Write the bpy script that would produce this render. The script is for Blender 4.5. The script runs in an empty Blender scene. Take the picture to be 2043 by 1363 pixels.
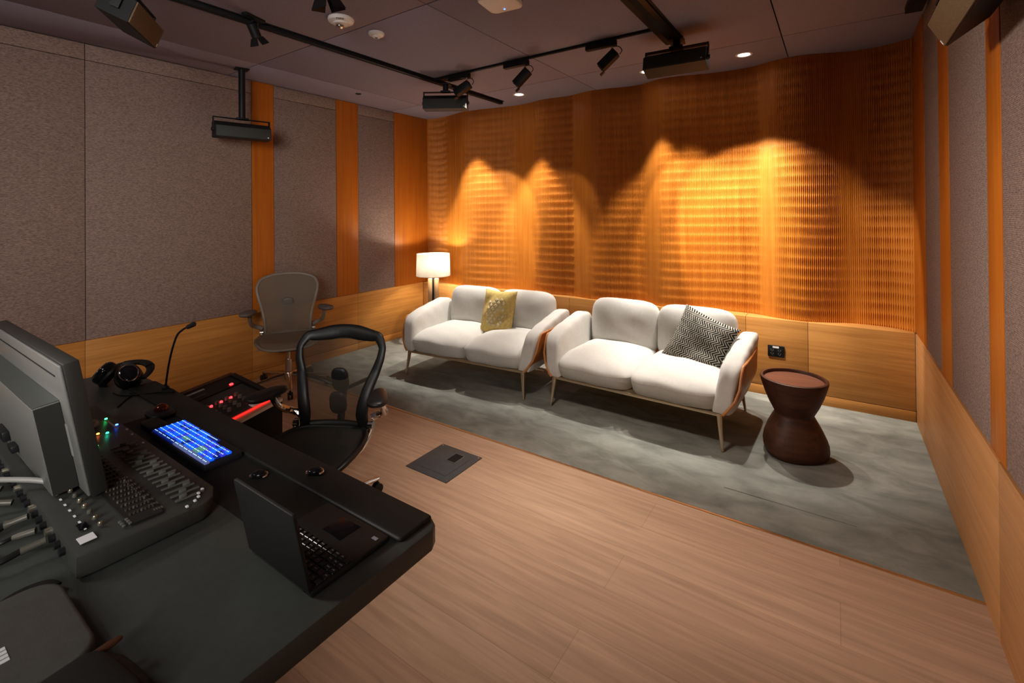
import bpy, bmesh, math, random
import numpy as np
from mathutils import Matrix, Vector
random.seed(7)
rng = np.random.default_rng(5)
PI = math.pi
scene = bpy.context.scene
COL = scene.collection

# ------------------------------------------------------------------ constants of the room (metres)
XL, XR, YB, ZC, ZW = -4.373, 0.463, 4.341, 2.731, 0.627
YFRONT = -2.3
YTR = 2.49            # where wood floor meets carpet

# ------------------------------------------------------------------ materials
def nmat(name):
    m = bpy.data.materials.new(name); m.use_nodes = True
    nt = m.node_tree
    return m, nt, nt.nodes, nt.links, nt.nodes['Principled BSDF']

def plain(name, col, rough=0.5, metal=0.0, emit=None, estr=0.0, noise=0.0, nscale=30.0, bump=0.0, bscale=200.0, spec=0.5, sheen=0.0):
    m, nt, N, L, b = nmat(name)
    b.inputs['Base Color'].default_value = (*col, 1)
    b.inputs['Roughness'].default_value = rough
    b.inputs['Metallic'].default_value = metal
    b.inputs['Specular IOR Level'].default_value = spec
    if sheen:
        b.inputs['Sheen Weight'].default_value = sheen
    if emit:
        b.inputs['Emission Color'].default_value = (*emit, 1)
        b.inputs['Emission Strength'].default_value = estr
    tc = N.new('ShaderNodeTexCoord')
    if noise:
        n = N.new('ShaderNodeTexNoise'); n.inputs['Scale'].default_value = nscale; n.inputs['Detail'].default_value = 5
        L.new(tc.outputs['Object'], n.inputs['Vector'])
        r = N.new('ShaderNodeMapRange'); r.inputs['From Min'].default_value = 0.3; r.inputs['From Max'].default_value = 0.7
        r.inputs['To Min'].default_value = 1 - noise; r.inputs['To Max'].default_value = 1 + noise
        L.new(n.outputs['Fac'], r.inputs['Value'])
        mx = N.new('ShaderNodeVectorMath'); mx.operation = 'SCALE'; mx.inputs[0].default_value = col
        L.new(r.outputs['Result'], mx.inputs['Scale']); L.new(mx.outputs['Vector'], b.inputs['Base Color'])
    if bump:
        n = N.new('ShaderNodeTexNoise'); n.inputs['Scale'].default_value = bscale; n.inputs['Detail'].default_value = 3
        L.new(tc.outputs['Object'], n.inputs['Vector'])
        bp = N.new('ShaderNodeBump'); bp.inputs['Strength'].default_value = bump; bp.inputs['Distance'].default_value = 0.002
        L.new(n.outputs['Fac'], bp.inputs['Height']); L.new(bp.outputs['Normal'], b.inputs['Normal'])
    return m

def wood(name, c1, c2, axis='X', scale=1.0, rough=0.42, contrast=1.0, coord='Object', seams=None):
    """wood grain running along the given axis"""
    m, nt, N, L, b = nmat(name)
    tc = N.new('ShaderNodeTexCoord')
    mp = N.new('ShaderNodeMapping')
    s = {'X': (1.2, 40, 40), 'Y': (40, 1.2, 40), 'Z': (40, 40, 1.2)}[axis]
    mp.inputs['Scale'].default_value = [k * scale for k in s]
    L.new(tc.outputs[coord], mp.inputs['Vector'])
    n = N.new('ShaderNodeTexNoise'); n.inputs['Scale'].default_value = 1.0; n.inputs['Detail'].default_value = 6; n.inputs['Roughness'].default_value = .65
    n.inputs['Distortion'].default_value = 0.4
    L.new(mp.outputs['Vector'], n.inputs['Vector'])
    n2 = N.new('ShaderNodeTexNoise'); n2.inputs['Scale'].default_value = 1.3; n2.inputs['Detail'].default_value = 2
    L.new(tc.outputs[coord], n2.inputs['Vector'])
    ad = N.new('ShaderNodeMath'); ad.operation = 'MULTIPLY_ADD'; ad.inputs[1].default_value = .35
    L.new(n2.outputs['Fac'], ad.inputs[0]); L.new(n.outputs['Fac'], ad.inputs[2])
    cr = N.new('ShaderNodeValToRGB')
    cr.color_ramp.elements[0].position = .67 - .22 * contrast; cr.color_ramp.elements[0].color = (*c1, 1)
    cr.color_ramp.elements[1].position = .67 + .2 * contrast; cr.color_ramp.elements[1].color = (*c2, 1)
    L.new(ad.outputs[0], cr.inputs['Fac'])
    L.new(cr.outputs['Color'], b.inputs['Base Color'])
    b.inputs['Roughness'].default_value = rough
    b.inputs['Specular IOR Level'].default_value = .35
    return m

def fabric_wall(name, col):
    m, nt, N, L, b = nmat(name)
    tc = N.new('ShaderNodeTexCoord')
    mp = N.new('ShaderNodeMapping'); mp.inputs['Scale'].default_value = (60, 60, 260)
    L.new(tc.outputs['Object'], mp.inputs['Vector'])
    n = N.new('ShaderNodeTexNoise'); n.inputs['Scale'].default_value = 1; n.inputs['Detail'].default_value = 4; n.inputs['Roughness'].default_value = .7
    L.new(mp.outputs['Vector'], n.inputs['Vector'])
    cr = N.new('ShaderNodeValToRGB')
    cr.color_ramp.elements[0].position = .32; cr.color_ramp.elements[0].color = (*[c * .55 for c in col], 1)
    cr.color_ramp.elements[1].position = .68; cr.color_ramp.elements[1].color = (*[min(1, c * 1.4) for c in col], 1)
    wv = N.new('ShaderNodeTexWave'); wv.wave_type = 'BANDS'; wv.bands_direction = 'Z'; wv.inputs['Scale'].default_value = 48; wv.inputs['Distortion'].default_value = .6
    wv.inputs['Detail Scale'].default_value = 8
    L.new(tc.outputs['Object'], wv.inputs['Vector'])
    mm = N.new('ShaderNodeMath'); mm.operation = 'MULTIPLY_ADD'; mm.inputs[1].default_value = .14; mm.inputs[2].default_value = -.07
    L.new(wv.outputs['Fac'], mm.inputs[0])
    m2 = N.new('ShaderNodeMath'); m2.operation = 'ADD'; L.new(mm.outputs[0], m2.inputs[0]); L.new(n.outputs['Fac'], m2.inputs[1]); n = m2
    L.new(n.outputs[0], cr.inputs['Fac']); L.new(cr.outputs['Color'], b.inputs['Base Color'])
    bp = N.new('ShaderNodeBump'); bp.inputs['Strength'].default_value = .6; bp.inputs['Distance'].default_value = .003
    L.new(n.outputs[0], bp.inputs['Height']); L.new(bp.outputs['Normal'], b.inputs['Normal'])
    b.inputs['Roughness'].default_value = .95; b.inputs['Specular IOR Level'].default_value = .1
    return m

def carpet_mat():
    m, nt, N, L, b = nmat('carpet')
    tc = N.new('ShaderNodeTexCoord')
    mp = N.new('ShaderNodeMapping'); mp.inputs['Scale'].default_value = (3.2, 6.5, 1)
    L.new(tc.outputs['Object'], mp.inputs['Vector'])
    n = N.new('ShaderNodeTexNoise'); n.inputs['Scale'].default_value = 1.2; n.inputs['Detail'].default_value = 7; n.inputs['Roughness'].default_value = .6; n.inputs['Distortion'].default_value = .6
    L.new(mp.outputs['Vector'], n.inputs['Vector'])
    cr = N.new('ShaderNodeValToRGB')
    cr.color_ramp.elements[0].position = .34; cr.color_ramp.elements[0].color = (.165, .17, .152, 1)
    cr.color_ramp.elements[1].position = .68; cr.color_ramp.elements[1].color = (.285, .29, .262, 1)
    L.new(n.outputs['Fac'], cr.inputs['Fac']); L.new(cr.outputs['Color'], b.inputs['Base Color'])
    f = N.new('ShaderNodeTexNoise'); f.inputs['Scale'].default_value = 350; f.inputs['Detail'].default_value = 2
    L.new(tc.outputs['Object'], f.inputs['Vector'])
    bp = N.new('ShaderNodeBump'); bp.inputs['Strength'].default_value = .5; bp.inputs['Distance'].default_value = .004
    L.new(f.outputs['Fac'], bp.inputs['Height']); L.new(bp.outputs['Normal'], b.inputs['Normal'])
    b.inputs['Roughness'].default_value = 1; b.inputs['Specular IOR Level'].default_value = .05
    b.inputs['Sheen Weight'].default_value = .15
    return m

def floor_mat():
    m, nt, N, L, b = nmat('pale_oak_floor')
    tc = N.new('ShaderNodeTexCoord')
    br = N.new('ShaderNodeTexBrick')
    br.inputs['Color1'].default_value = (.45, .31, .222, 1); br.inputs['Color2'].default_value = (.51, .36, .262, 1)
    br.inputs['Mortar'].default_value = (.36, .25, .175, 1)
    br.inputs['Scale'].default_value = 1; br.inputs['Mortar Size'].default_value = .0012; br.inputs['Mortar Smooth'].default_value = .2
    br.inputs['Brick Width'].default_value = 2.1; br.inputs['Row Height'].default_value = .22; br.offset = .37
    L.new(tc.outputs['Object'], br.inputs['Vector'])
    mp = N.new('ShaderNodeMapping'); mp.inputs['Scale'].default_value = (2.2, 38, 1)
    L.new(tc.outputs['Object'], mp.inputs['Vector'])
    n = N.new('ShaderNodeTexNoise'); n.inputs['Scale'].default_value = 1; n.inputs['Detail'].default_value = 6; n.inputs['Distortion'].default_value = .8
    L.new(mp.outputs['Vector'], n.inputs['Vector'])
    r = N.new('ShaderNodeMapRange'); r.inputs['From Min'].default_value = .25; r.inputs['From Max'].default_value = .75; r.inputs['To Min'].default_value = .82; r.inputs['To Max'].default_value = 1.14
    L.new(n.outputs['Fac'], r.inputs['Value'])
    mx = N.new('ShaderNodeVectorMath'); mx.operation = 'SCALE'
    L.new(br.outputs['Color'], mx.inputs[0]); L.new(r.outputs['Result'], mx.inputs['Scale'])
    L.new(mx.outputs['Vector'], b.inputs['Base Color'])
    b.inputs['Roughness'].default_value = .5; b.inputs['Specular IOR Level'].default_value = .3
    return m

def mesh_weave(name, col, alpha):
    """open woven chair mesh: part of the light passes straight through"""
    m, nt, N, L, b = nmat(name)
    b.inputs['Base Color'].default_value = (*col, 1); b.inputs['Roughness'].default_value = .8
    b.inputs['Specular IOR Level'].default_value = .15
    out = N['Material Output']
    t = N.new('ShaderNodeBsdfTransparent'); mix = N.new('ShaderNodeMixShader'); mix.inputs['Fac'].default_value = alpha
    L.new(t.outputs[0], mix.inputs[1]); L.new(b.outputs[0], mix.inputs[2]); L.new(mix.outputs[0], out.inputs['Surface'])
    return m

def shade_mat():
    m, nt, N, L, b = nmat('lamp_shade_linen')
    out = N['Material Output']
    tc = N.new('ShaderNodeTexCoord'); n = N.new('ShaderNodeTexNoise'); n.inputs['Scale'].default_value = 120
    mp = N.new('ShaderNodeMapping'); mp.inputs['Scale'].default_value = (1, 1, 5)
    L.new(tc.outputs['Object'], mp.inputs['Vector']); L.new(mp.outputs['Vector'], n.inputs['Vector'])
    cr = N.new('ShaderNodeValToRGB'); cr.color_ramp.elements[0].color = (.55, .51, .46, 1); cr.color_ramp.elements[1].color = (.66, .63, .58, 1)
    L.new(n.outputs['Fac'], cr.inputs['Fac'])
    tr = N.new('ShaderNodeBsdfTranslucent'); df = N.new('ShaderNodeBsdfDiffuse')
    L.new(cr.outputs['Color'], tr.inputs['Color']); L.new(cr.outputs['Color'], df.inputs['Color'])
    mix = N.new('ShaderNodeMixShader'); mix.inputs['Fac'].default_value = .45
    L.new(df.outputs[0], mix.inputs[1]); L.new(tr.outputs[0], mix.inputs[2]); L.new(mix.outputs[0], out.inputs['Surface'])
    return m

def bulb_mat():
    m, nt, N, L, b = nmat('clear_bulb_glass')
    out = N['Material Output']
    t = N.new('ShaderNodeBsdfTransparent'); e = N.new('ShaderNodeEmission')
    e.inputs['Color'].default_value = (1, .85, .62, 1); e.inputs['Strength'].default_value = 3
    mix = N.new('ShaderNodeMixShader'); mix.inputs['Fac'].default_value = .3
    L.new(t.outputs[0], mix.inputs[1]); L.new(e.outputs[0], mix.inputs[2]); L.new(mix.outputs[0], out.inputs['Surface'])
    return m

def chevron_mat():
    m, nt, N, L, b = nmat('chevron_woven_cotton')
    tc = N.new('ShaderNodeTexCoord'); sx = N.new('ShaderNodeSeparateXYZ'); L.new(tc.outputs['Object'], sx.inputs['Vector'])
    def M(op, a, c=None, d=None):
        k = N.new('ShaderNodeMath'); k.operation = op
        for i, v in enumerate((a, c, d)):
            if v is None: continue
            if isinstance(v, (int, float)): k.inputs[i].default_value = v
            else: L.new(v, k.inputs[i])
        return k.outputs[0]
    y = sx.outputs['Y']; x = sx.outputs['X']
    # zigzag lines run down the cushion and turn every 28 mm
    tri = M('PINGPONG', y, 0.030)
    p = M('ADD', M('MULTIPLY', tri, 0.95), x)
    n = N.new('ShaderNodeTexNoise'); n.inputs['Scale'].default_value = 28; L.new(tc.outputs['Object'], n.inputs['Vector'])
    ph = M('MULTIPLY', p, 2 * PI / 0.0185)
    s = M('SINE', ph)
    seg = M('FLOOR', M('DIVIDE', y, 0.028))
    thick = M('MULTIPLY', M('SUBTRACT', n.outputs['Fac'], .5), 1.9)
    v = M('ADD', s, thick)
    g = M('GREATER_THAN', v, -.02)
    mix = N.new('ShaderNodeMix'); mix.data_type = 'RGBA'
    mix.inputs['A'].default_value = (.018, .02, .022, 1); mix.inputs['B'].default_value = (.50, .47, .41, 1)
    L.new(g, mix.inputs['Factor']); L.new(mix.outputs['Result'], b.inputs['Base Color'])
    b.inputs['Roughness'].default_value = .9; b.inputs['Specular IOR Level'].default_value = .1
    return m

def table_wood():
    m = wood('dark_walnut', (.045, .018, .01), (.12, .05, .028), 'X', .6, .5)
    return m

M_ = dict(
    wavy=wood('warm_oak_vertical', (.40, .135, .020), (.55, .215, .038), 'Z', 1.0, .38, 1.1),
    pil=wood('orange_oak_pilaster', (.34, .100, .010), (.46, .155, .018), 'Z', 1.0, .42, 1.1),
    wainx=wood('oak_wainscot_x', (.36, .168, .05), (.54, .28, .095), 'X', 1.2, .4, 1.1),
    wainy=wood('oak_wainscot_y', (.36, .16, .04), (.54, .265, .075), 'Y', 1.2, .4, 1.1),
    wainr=wood('oak_wainscot_right', (.38, .19, .075), (.52, .27, .115), 'Y', 1.2, .5, 1.1),
    fab=fabric_wall('acoustic_wall_fabric', (.25, .185, .158)),
    ceil=plain('ceiling_panel', (.30, .265, .315), .85, noise=.06, nscale=90, bump=.1, bscale=300, spec=.15),
    ceilgap=plain('ceiling_gap', (.01, .008, .008), .9),
    carpet=carpet_mat(), floor=floor_mat(),
    strip=plain('brass_floor_strip', (.75, .6, .42), .3, 1.0),
    slot=plain('slot_dark', (.015, .013, .012), .9),
    plaster=plain('painted_wall', (.10, .085, .08), .9, noise=.05),
    black=plain('black_metal', (.012, .012, .013), .5, noise=.1, spec=.4),
    blackp=plain('black_plastic', (.016, .016, .017), .42, noise=.1),
    grille=plain('speaker_grille', (.042, .046, .042), .6, noise=.25, nscale=500, bump=.5, bscale=900),
    grille2=plain('brown_speaker_grille', (.15, .105, .06), .7, noise=.4, nscale=420, bump=.6, bscale=700),
    spk=plain('speaker_cabinet', (.014, .014, .014), .55),
    white=plain('white_plastic', (.78, .74, .70), .45),
    label=plain('paper_label', (.75, .76, .78), .6),
    darkprint=plain('grey_print', (.08, .08, .08), .6),
    chrome=plain('chrome', (.75, .72, .68), .12, 1.0),
    alu=plain('polished_aluminium', (.62, .58, .53), .28, 1.0),
    champagne=plain('champagne_metal', (.62, .52, .38), .32, .85),
    sofa=plain('cream_wool', (.615, .595, .555), .95, noise=.03, nscale=40, bump=.25, bscale=420, spec=.1, sheen=.2),
    leather=plain('cognac_leather', (.40, .155, .045), .42, noise=.08, nscale=25, bump=.12, bscale=300),
    piping=plain('leather_piping', (.55, .24, .085), .4),
    chev=chevron_mat(),
    mustard=plain('mustard_linen', (.62, .47, .185), .95, noise=.14, nscale=45, bump=.5, bscale=260, spec=.1),
    tuft=plain('beige_diamond_tufts', (.62, .52, .33), .95, noise=.1, nscale=120, bump=.6, bscale=400, spec=.1),
    tablew=table_wood(),
    tabletop=wood('walnut_top', (.13, .05, .03), (.24, .105, .065), 'X', .5, .45),
    lampwood=wood('lamp_oak', (.42, .25, .12), (.56, .36, .2), 'Z', 1.0, .4),
    shade=shade_mat(),
    bulb=bulb_mat(),
    desk=plain('charcoal_laminate', (.080, .088, .082), .42, noise=.06, nscale=60, bump=.05, bscale=500, spec=.35),
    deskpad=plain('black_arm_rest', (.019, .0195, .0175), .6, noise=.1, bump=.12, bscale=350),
    deskedge=plain('dark_desk_edge', (.028, .027, .024), .5),
    console=plain('console_grey', (.060, .063, .058), .45, noise=.05),
    consoled=plain('console_panel', (.022, .022, .020), .5),
    knob=plain('grey_knob', (.11, .105, .085), .4),
    knobd=plain('dark_knob', (.06, .05, .04), .4),
    fader=plain('fader_cap', (.14, .145, .135), .35),
    greyplastic=plain('grey_plastic', (.19, .19, .178), .4, noise=.04),
    greydark=plain('dark_grey_plastic', (.030, .030, .027), .45),
    rubber=plain('cable_rubber', (.012, .012, .012), .5),
    cablegrey=plain('grey_cable', (.30, .30, .28), .5),
    gold=plain('connector_metal', (.55, .52, .42), .3, .9),
    ledr=plain('led_red', (.6, .02, .05), .3, emit=(1, .025, .03), estr=3.5),
    ledg=plain('led_green', (.05, .5, .1), .3, emit=(.05, 1, .25), estr=3.5),
    ledt=plain('led_teal', (.05, .5, .4), .3, emit=(.03, .9, .6), estr=4),
    ledb=plain('led_blue', (.05, .1, .6), .3, emit=(.05, .15, 1), estr=4),
    ledy=plain('led_yellow', (.5, .5, .05), .3, emit=(.75, .8, .03), estr=2.5),
    ledo=plain('led_orange', (.6, .2, .05), .3, emit=(1, .28, .05), estr=3),
    redbar=plain('red_lit_strip', (.5, .02, .02), .35, emit=(1, .03, .02), estr=.9),
    reddim=plain('red_panel', (.32, .015, .02), .4, emit=(1, .02, .03), estr=.12),
    kblue=plain('lit_key_blue', (.02, .08, .6), .4, emit=(.003, .13, .92), estr=.45),
    kblue2=plain('lit_key_indigo', (.04, .05, .5), .4, emit=(.05, .06, .75), estr=.3),
    kdark=plain('lit_key_navy', (.01, .03, .15), .4, emit=(.003, .03, .35), estr=.2),
    kgrey=plain('lit_key_grey', (.15, .16, .25), .4, emit=(.11, .15, .40), estr=.28),
    kgreen=plain('lit_key_green', (.1, .2, .18), .4, emit=(.10, .30, .26), estr=.3),
    legend=plain('lit_legend', (.6, .8, 1), .4, emit=(.42, .75, 1), estr=.7),
    kbody=plain('keyboard_body', (.022, .022, .028), .45),
    copper=plain('copper_ball', (.16, .035, .018), .2, .5),
    glossblack=plain('gloss_black', (.012, .012, .015), .12),
    leatherblack=plain('black_leatherette', (.014, .013, .012), .5, bump=.1),
    laptopm=plain('black_laptop', (.017, .017, .017), .5, noise=.08, nscale=200),
    keycap=plain('black_keycap', (.022, .022, .024), .3),
    keyglint=plain('key_legend_white', (.24, .25, .27), .5),
    screen=plain('dark_screen', (.006, .006, .008), .15),
    chairblk=plain('black_chair_frame', (.013, .013, .012), .45, noise=.1),
    chairgry=plain('taupe_chair_frame', (.20, .165, .13), .5, noise=.06),
    meshblk=mesh_weave('black_chair_mesh', (.075, .062, .046), .5),
    meshblk2=mesh_weave('black_seat_mesh', (.030, .029, .026), .96),
    meshgry=mesh_weave('taupe_chair_mesh', (.19, .155, .12), .80),
    meshgry2=mesh_weave('taupe_seat_mesh', (.21, .17, .13), .97),
    padgry=plain('taupe_arm_pad', (.135, .115, .10), .55),
    dlens=plain('downlight_lens', (1, 1, 1), .4, emit=(1, .96, .9), estr=9),
    boxplate=plain('floor_box_plate', (.082, .088, .096), .5, noise=.08, spec=.4),
    notebook=plain('grey_notebook_case', (.095, .095, .088), .6, noise=.08, bump=.1),
    outlet=plain('outlet_black', (.012, .014, .018), .35),
    tan=plain('brown_shade_and_tab', (.085, .036, .018), .4),  # shade of the case's lower side put into the colour; the tab shares it
)

# ------------------------------------------------------------------ geometry helpers (each returns verts, faces)
class G:
    def __init__(s): s.v = []; s.f = []; s.m = []
    def add(s, vf, mi=0, M=None):
        V, F = vf
        o = len(s.v)
        if M is not None: V = [tuple(M @ Vector(p)) for p in V]
        s.v += [tuple(p) for p in V]; s.f += [tuple(i + o for i in f) for f in F]; s.m += [mi] * len(F)
        return s

def build(name, g, mats, parent=None, loc=None, rot=None, angle=35, smooth=True):
    if isinstance(g, tuple): g = G().add(g)
    me = bpy.data.meshes.new(name)
    me.from_pydata(g.v, [], g.f)
    if not isinstance(mats, (list, tuple)): mats = [mats]
    for m in mats: me.materials.append(m)
    if len(mats) > 1: me.polygons.foreach_set('material_index', g.m)
    if smooth:
        me.shade_smooth(); me.set_sharp_from_angle(angle=math.radians(angle))
    me.update()
    o = bpy.data.objects.new(name, me); COL.objects.link(o)
    if parent: o.parent = parent
    if loc is not None: o.location = loc
    if rot is not None: o.rotation_euler = rot
    return o

def tag(o, label, cat, group=None):
    o['label'] = label; o['category'] = cat
    if group: o['group'] = group
    return o

def struct(o): o['kind'] = 'structure'; return o

def thing(name, label, cat, loc=(0, 0, 0), rz=0.0, group=None):
    o = bpy.data.objects.new(name, None); COL.objects.link(o)
    o.empty_display_size = .1
    o.location = loc; o.rotation_euler = (0, 0, rz)
    return tag(o, label, cat, group)

def copy_tree(o, parent=None):
    c = o.copy(); COL.objects.link(c)
    if parent: c.parent = parent
    for ch in list(o.children): copy_tree(ch, c)
    return c

def box(c, s, bev=0.0, seg=2):
    if bev <= 0:
        x, y, z = [k / 2 for k in s]
        V = [(c[0] + a * x, c[1] + b * y, c[2] + d * z) for a in (-1, 1) for b in (-1, 1) for d in (-1, 1)]
        F = [(0, 1, 3, 2), (4, 6, 7, 5), (0, 4, 5, 1), (2, 3, 7, 6), (0, 2, 6, 4), (1, 5, 7, 3)]
        return V, F
    bm = bmesh.new(); bmesh.ops.create_cube(bm, size=1)
    for v in bm.verts: v.co = Vector((v.co.x * s[0], v.co.y * s[1], v.co.z * s[2]))
    bmesh.ops.bevel(bm, geom=list(bm.edges), offset=min(bev, .49 * min(s)), segments=seg, profile=.5, affect='EDGES')
    bm.verts.index_update()
    V = [tuple(v.co + Vector(c)) for v in bm.verts]; F = [tuple(v.index for v in f.verts) for f in bm.faces]
    bm.free(); return V, F

def bx(x0, x1, y0, y1, z0, z1, bev=0.0):
    return box(((x0 + x1) / 2, (y0 + y1) / 2, (z0 + z1) / 2), (x1 - x0, y1 - y0, z1 - z0), bev)

def prism(poly, z0, z1, bev=0.0, seg=2):
    """extruded polygon (list of xy, counter-clockwise)"""
    n = len(poly)
    bm = bmesh.new()
    vs = [bm.verts.new((p[0], p[1], z0)) for p in poly]
    f = bm.faces.new(vs)
    r = bmesh.ops.extrude_face_region(bm, geom=[f])
    for v in r['geom']:
        if isinstance(v, bmesh.types.BMVert): v.co.z = z1
    bmesh.ops.recalc_face_normals(bm, faces=bm.faces)
    if bev > 0:
        es = [e for e in bm.edges if abs(e.verts[0].co.z - e.verts[1].co.z) < 1e-6]
        bmesh.ops.bevel(bm, geom=es, offset=bev, segments=seg, profile=.5, affect='EDGES')
    bm.verts.index_update()
    V = [tuple(v.co) for v in bm.verts]; F = [tuple(v.index for v in f.verts) for f in bm.faces]
    bm.free(); return V, F

def rrect(x0, x1, y0, y1, r, n=5):
    P = []
    for cx, cy, a in ((x1 - r, y1 - r, 0), (x0 + r, y1 - r, 90), (x0 + r, y0 + r, 180), (x1 - r, y0 + r, 270)):
        for i in range(n + 1):
            t = math.radians(a + 90 * i / n); P.append((cx + r * math.cos(t), cy + r * math.sin(t)))
    return P

def lathe(prof, n=32, cap=True):
    V = []; F = []
    for r, z in prof:
        for i in range(n):
            a = 2 * PI * i / n; V.append((r * math.cos(a), r * math.sin(a), z))
    k = len(prof)
    for j in range(k - 1):
        for i in range(n):
            i2 = (i + 1) % n
            F.append((j * n + i, j * n + i2, (j + 1) * n + i2, (j + 1) * n + i))
    if cap:
        F.append(tuple(range(n - 1, -1, -1))); F.append(tuple((k - 1) * n + i for i in range(n)))
    return V, F

def cyl(p0, p1, r0, r1=None, n=16):
    return tube([p0, p1], [r0, r1 if r1 is not None else r0], n)

def smooth_path(pts, n=8):
    P = [Vector(p) for p in pts]; out = []
    for i in range(len(P) - 1):
        a = P[max(i - 1, 0)]; b = P[i]; c = P[i + 1]; d = P[min(i + 2, len(P) - 1)]
        for k in range(n):
            t = k / n
            out.append(.5 * ((2 * b) + (-a + c) * t + (2 * a - 5 * b + 4 * c - d) * t * t + (-a + 3 * b - 3 * c + d) * t ** 3))
    out.append(P[-1]); return out

def tube(pts, r, n=10, closed=False, flat=None, up=None):
    """swept tube; flat=(a,b) multiplies the section's two axes; up fixes the second axis"""
    P = [Vector(p) for p in pts]; k = len(P)
    R = r if isinstance(r, (list, tuple)) else [r] * k
    T = []
    for i in range(k):
        if closed: t = P[(i + 1) % k] - P[i - 1]
        else: t = P[min(i + 1, k - 1)] - P[max(i - 1, 0)]
        T.append(t.normalized())
    u = Vector(up) if up else (Vector((0, 0, 1)) if abs(T[0].z) < .9 else Vector((1, 0, 0)))
    a = (u - T[0] * u.dot(T[0])).normalized()
    V = []; F = []
    for i in range(k):
        if up: a = (Vector(up) - T[i] * Vector(up).dot(T[i])).normalized()
        else: a = (a - T[i] * a.dot(T[i])).normalized()
        b = T[i].cross(a)
        fa, fb = flat if flat else (1, 1)
        for j in range(n):
            t = 2 * PI * j / n
            V.append(tuple(P[i] + a * (R[i] * fa * math.cos(t)) + b * (R[i] * fb * math.sin(t))))
    m = k if closed else k - 1
    for i in range(m):
        for j in range(n):
            i2 = (i + 1) % k; j2 = (j + 1) % n
            F.append((i * n + j, i * n + j2, i2 * n + j2, i2 * n + j))
    if not closed:
        F.append(tuple(range(n - 1, -1, -1))); F.append(tuple((k - 1) * n + j for j in range(n)))
    return V, F

def sup(h, n1=2.6, n2=2.6, res=14, fn=None, c=(0, 0, 0)):
    """puffy superellipsoid: n1 rounds the xy outline, n2 the section"""
    key = {}; V = []; F = []
    def vert(p):
        kk = (round(p[0], 5), round(p[1], 5), round(p[2], 5))
        if kk in key: return key[kk]
        x, y, z = p
        d = ((abs(x) ** n1 + abs(y) ** n1) ** (n2 / n1) + abs(z) ** n2) ** (1 / n2)
        q = (x / d * h[0], y / d * h[1], z / d * h[2])
        if fn: q = fn(*q)
        V.append((q[0] + c[0], q[1] + c[1], q[2] + c[2])); key[kk] = len(V) - 1
        return key[kk]
    g = [math.tan(-PI / 4 + PI / 2 * i / res) for i in range(res + 1)]
    for ax in range(3):
        for s in (-1, 1):
            for i in range(res):
                for j in range(res):
                    q = []
                    for a, b in ((g[i], g[j]), (g[i + 1], g[j]), (g[i + 1], g[j + 1]), (g[i], g[j + 1])):
                        p = [0, 0, 0]; p[ax] = s; p[(ax + 1) % 3] = a; p[(ax + 2) % 3] = b; q.append(vert(p))
                    F.append(tuple(q) if s > 0 else tuple(reversed(q)))
    return V, F

def grid(fn, nu, nv, thick=None):
    V = [fn(i / nu, j / nv) for j in range(nv + 1) for i in range(nu + 1)]
    F = [(j * (nu + 1) + i, j * (nu + 1) + i + 1, (j + 1) * (nu + 1) + i + 1, (j + 1) * (nu + 1) + i) for j in range(nv) for i in range(nu)]
    return V, F

def rotm(ax, a): return Matrix.Rotation(a, 4, ax)
def tr(*p): return Matrix.Translation(p)

def frame(center, xdir, ydir):
    """matrix with the given x and approximate y directions"""
    x = Vector(xdir).normalized(); z = x.cross(Vector(ydir)).normalized(); y = z.cross(x)
    M = Matrix((x, y, z)).transposed().to_4x4(); M.translation = Vector(center); return M

def place(o, M): o.matrix_local = M; return o

# ================================================================== CAMERA
f_px, cyp, yaw, pit, rol = 941.3, 420.26, .601, .0056, -.0086
cam = bpy.data.cameras.new('camera'); camo = bpy.data.objects.new('camera', cam); COL.objects.link(camo)
cam.sensor_fit = 'HORIZONTAL'; cam.sensor_width = 36; cam.lens = f_px / 2043 * 36
cam.shift_y = -(681.5 - cyp) / 2043; cam.clip_start = .03
fw = Vector((-math.sin(yaw) * math.cos(pit), math.cos(yaw) * math.cos(pit), math.sin(pit)))
rr = Vector((math.cos(yaw), math.sin(yaw), 0)); uu = rr.cross(fw)
r2 = rr * math.cos(rol) + uu * math.sin(rol); u2 = -rr * math.sin(rol) + uu * math.cos(rol)
Mc = Matrix((r2, u2, -fw)).transposed().to_4x4(); Mc.translation = Vector((0, 0, 1.5))
camo.matrix_world = Mc
scene.camera = camo

# ================================================================== ROOM SHELL
struct(build('floor', bx(XL - .1, XR + .1, YFRONT - .1, YTR - .006, -.1, 0), M_['floor']))
cp = G()
# carpet, with the slit of a floor hatch left open
sx0, sx1, sy = -.514, .069, 2.76
cp.add(bx(XL - .1, XR + .1, YTR + .006, sy - .003, -.1, .004))
cp.add(bx(XL - .1, XR + .1, sy + .003, YB + .3, -.1, .004))
cp.add(bx(XL - .1, sx0, sy - .003, sy + .003, -.1, .004)); cp.add(bx(sx1, XR + .1, sy - .003, sy + .003, -.1, .004))
struct(build('floor_carpet', cp, M_['carpet']))
struct(build('trim_1', bx(XL - .1, XR + .1, YTR - .006, YTR + .006, -.1, .006, .001), M_['strip']))

# ceiling: panels with thin open joints under a dark soffit
cg = G()
xs = [XL - .1, -3.87, -1.97, -.30, XR + .1]; ys = [YFRONT - .1, .1, 2.0, 3.82, YB + .3]
for i in range(4):
    for j in range(4):
        e = .0035
        cg.add(bx(xs[i] + e, xs[i + 1] - e, ys[j] + e, ys[j + 1] - e, ZC, ZC + .02, .001))
cg.add(bx(XL - .1, XR + .1, YFRONT - .1, YB + .3, ZC + .03, ZC + .06), 1)
struct(build('ceiling', cg, [M_['ceil'], M_['ceilgap']]))

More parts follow.
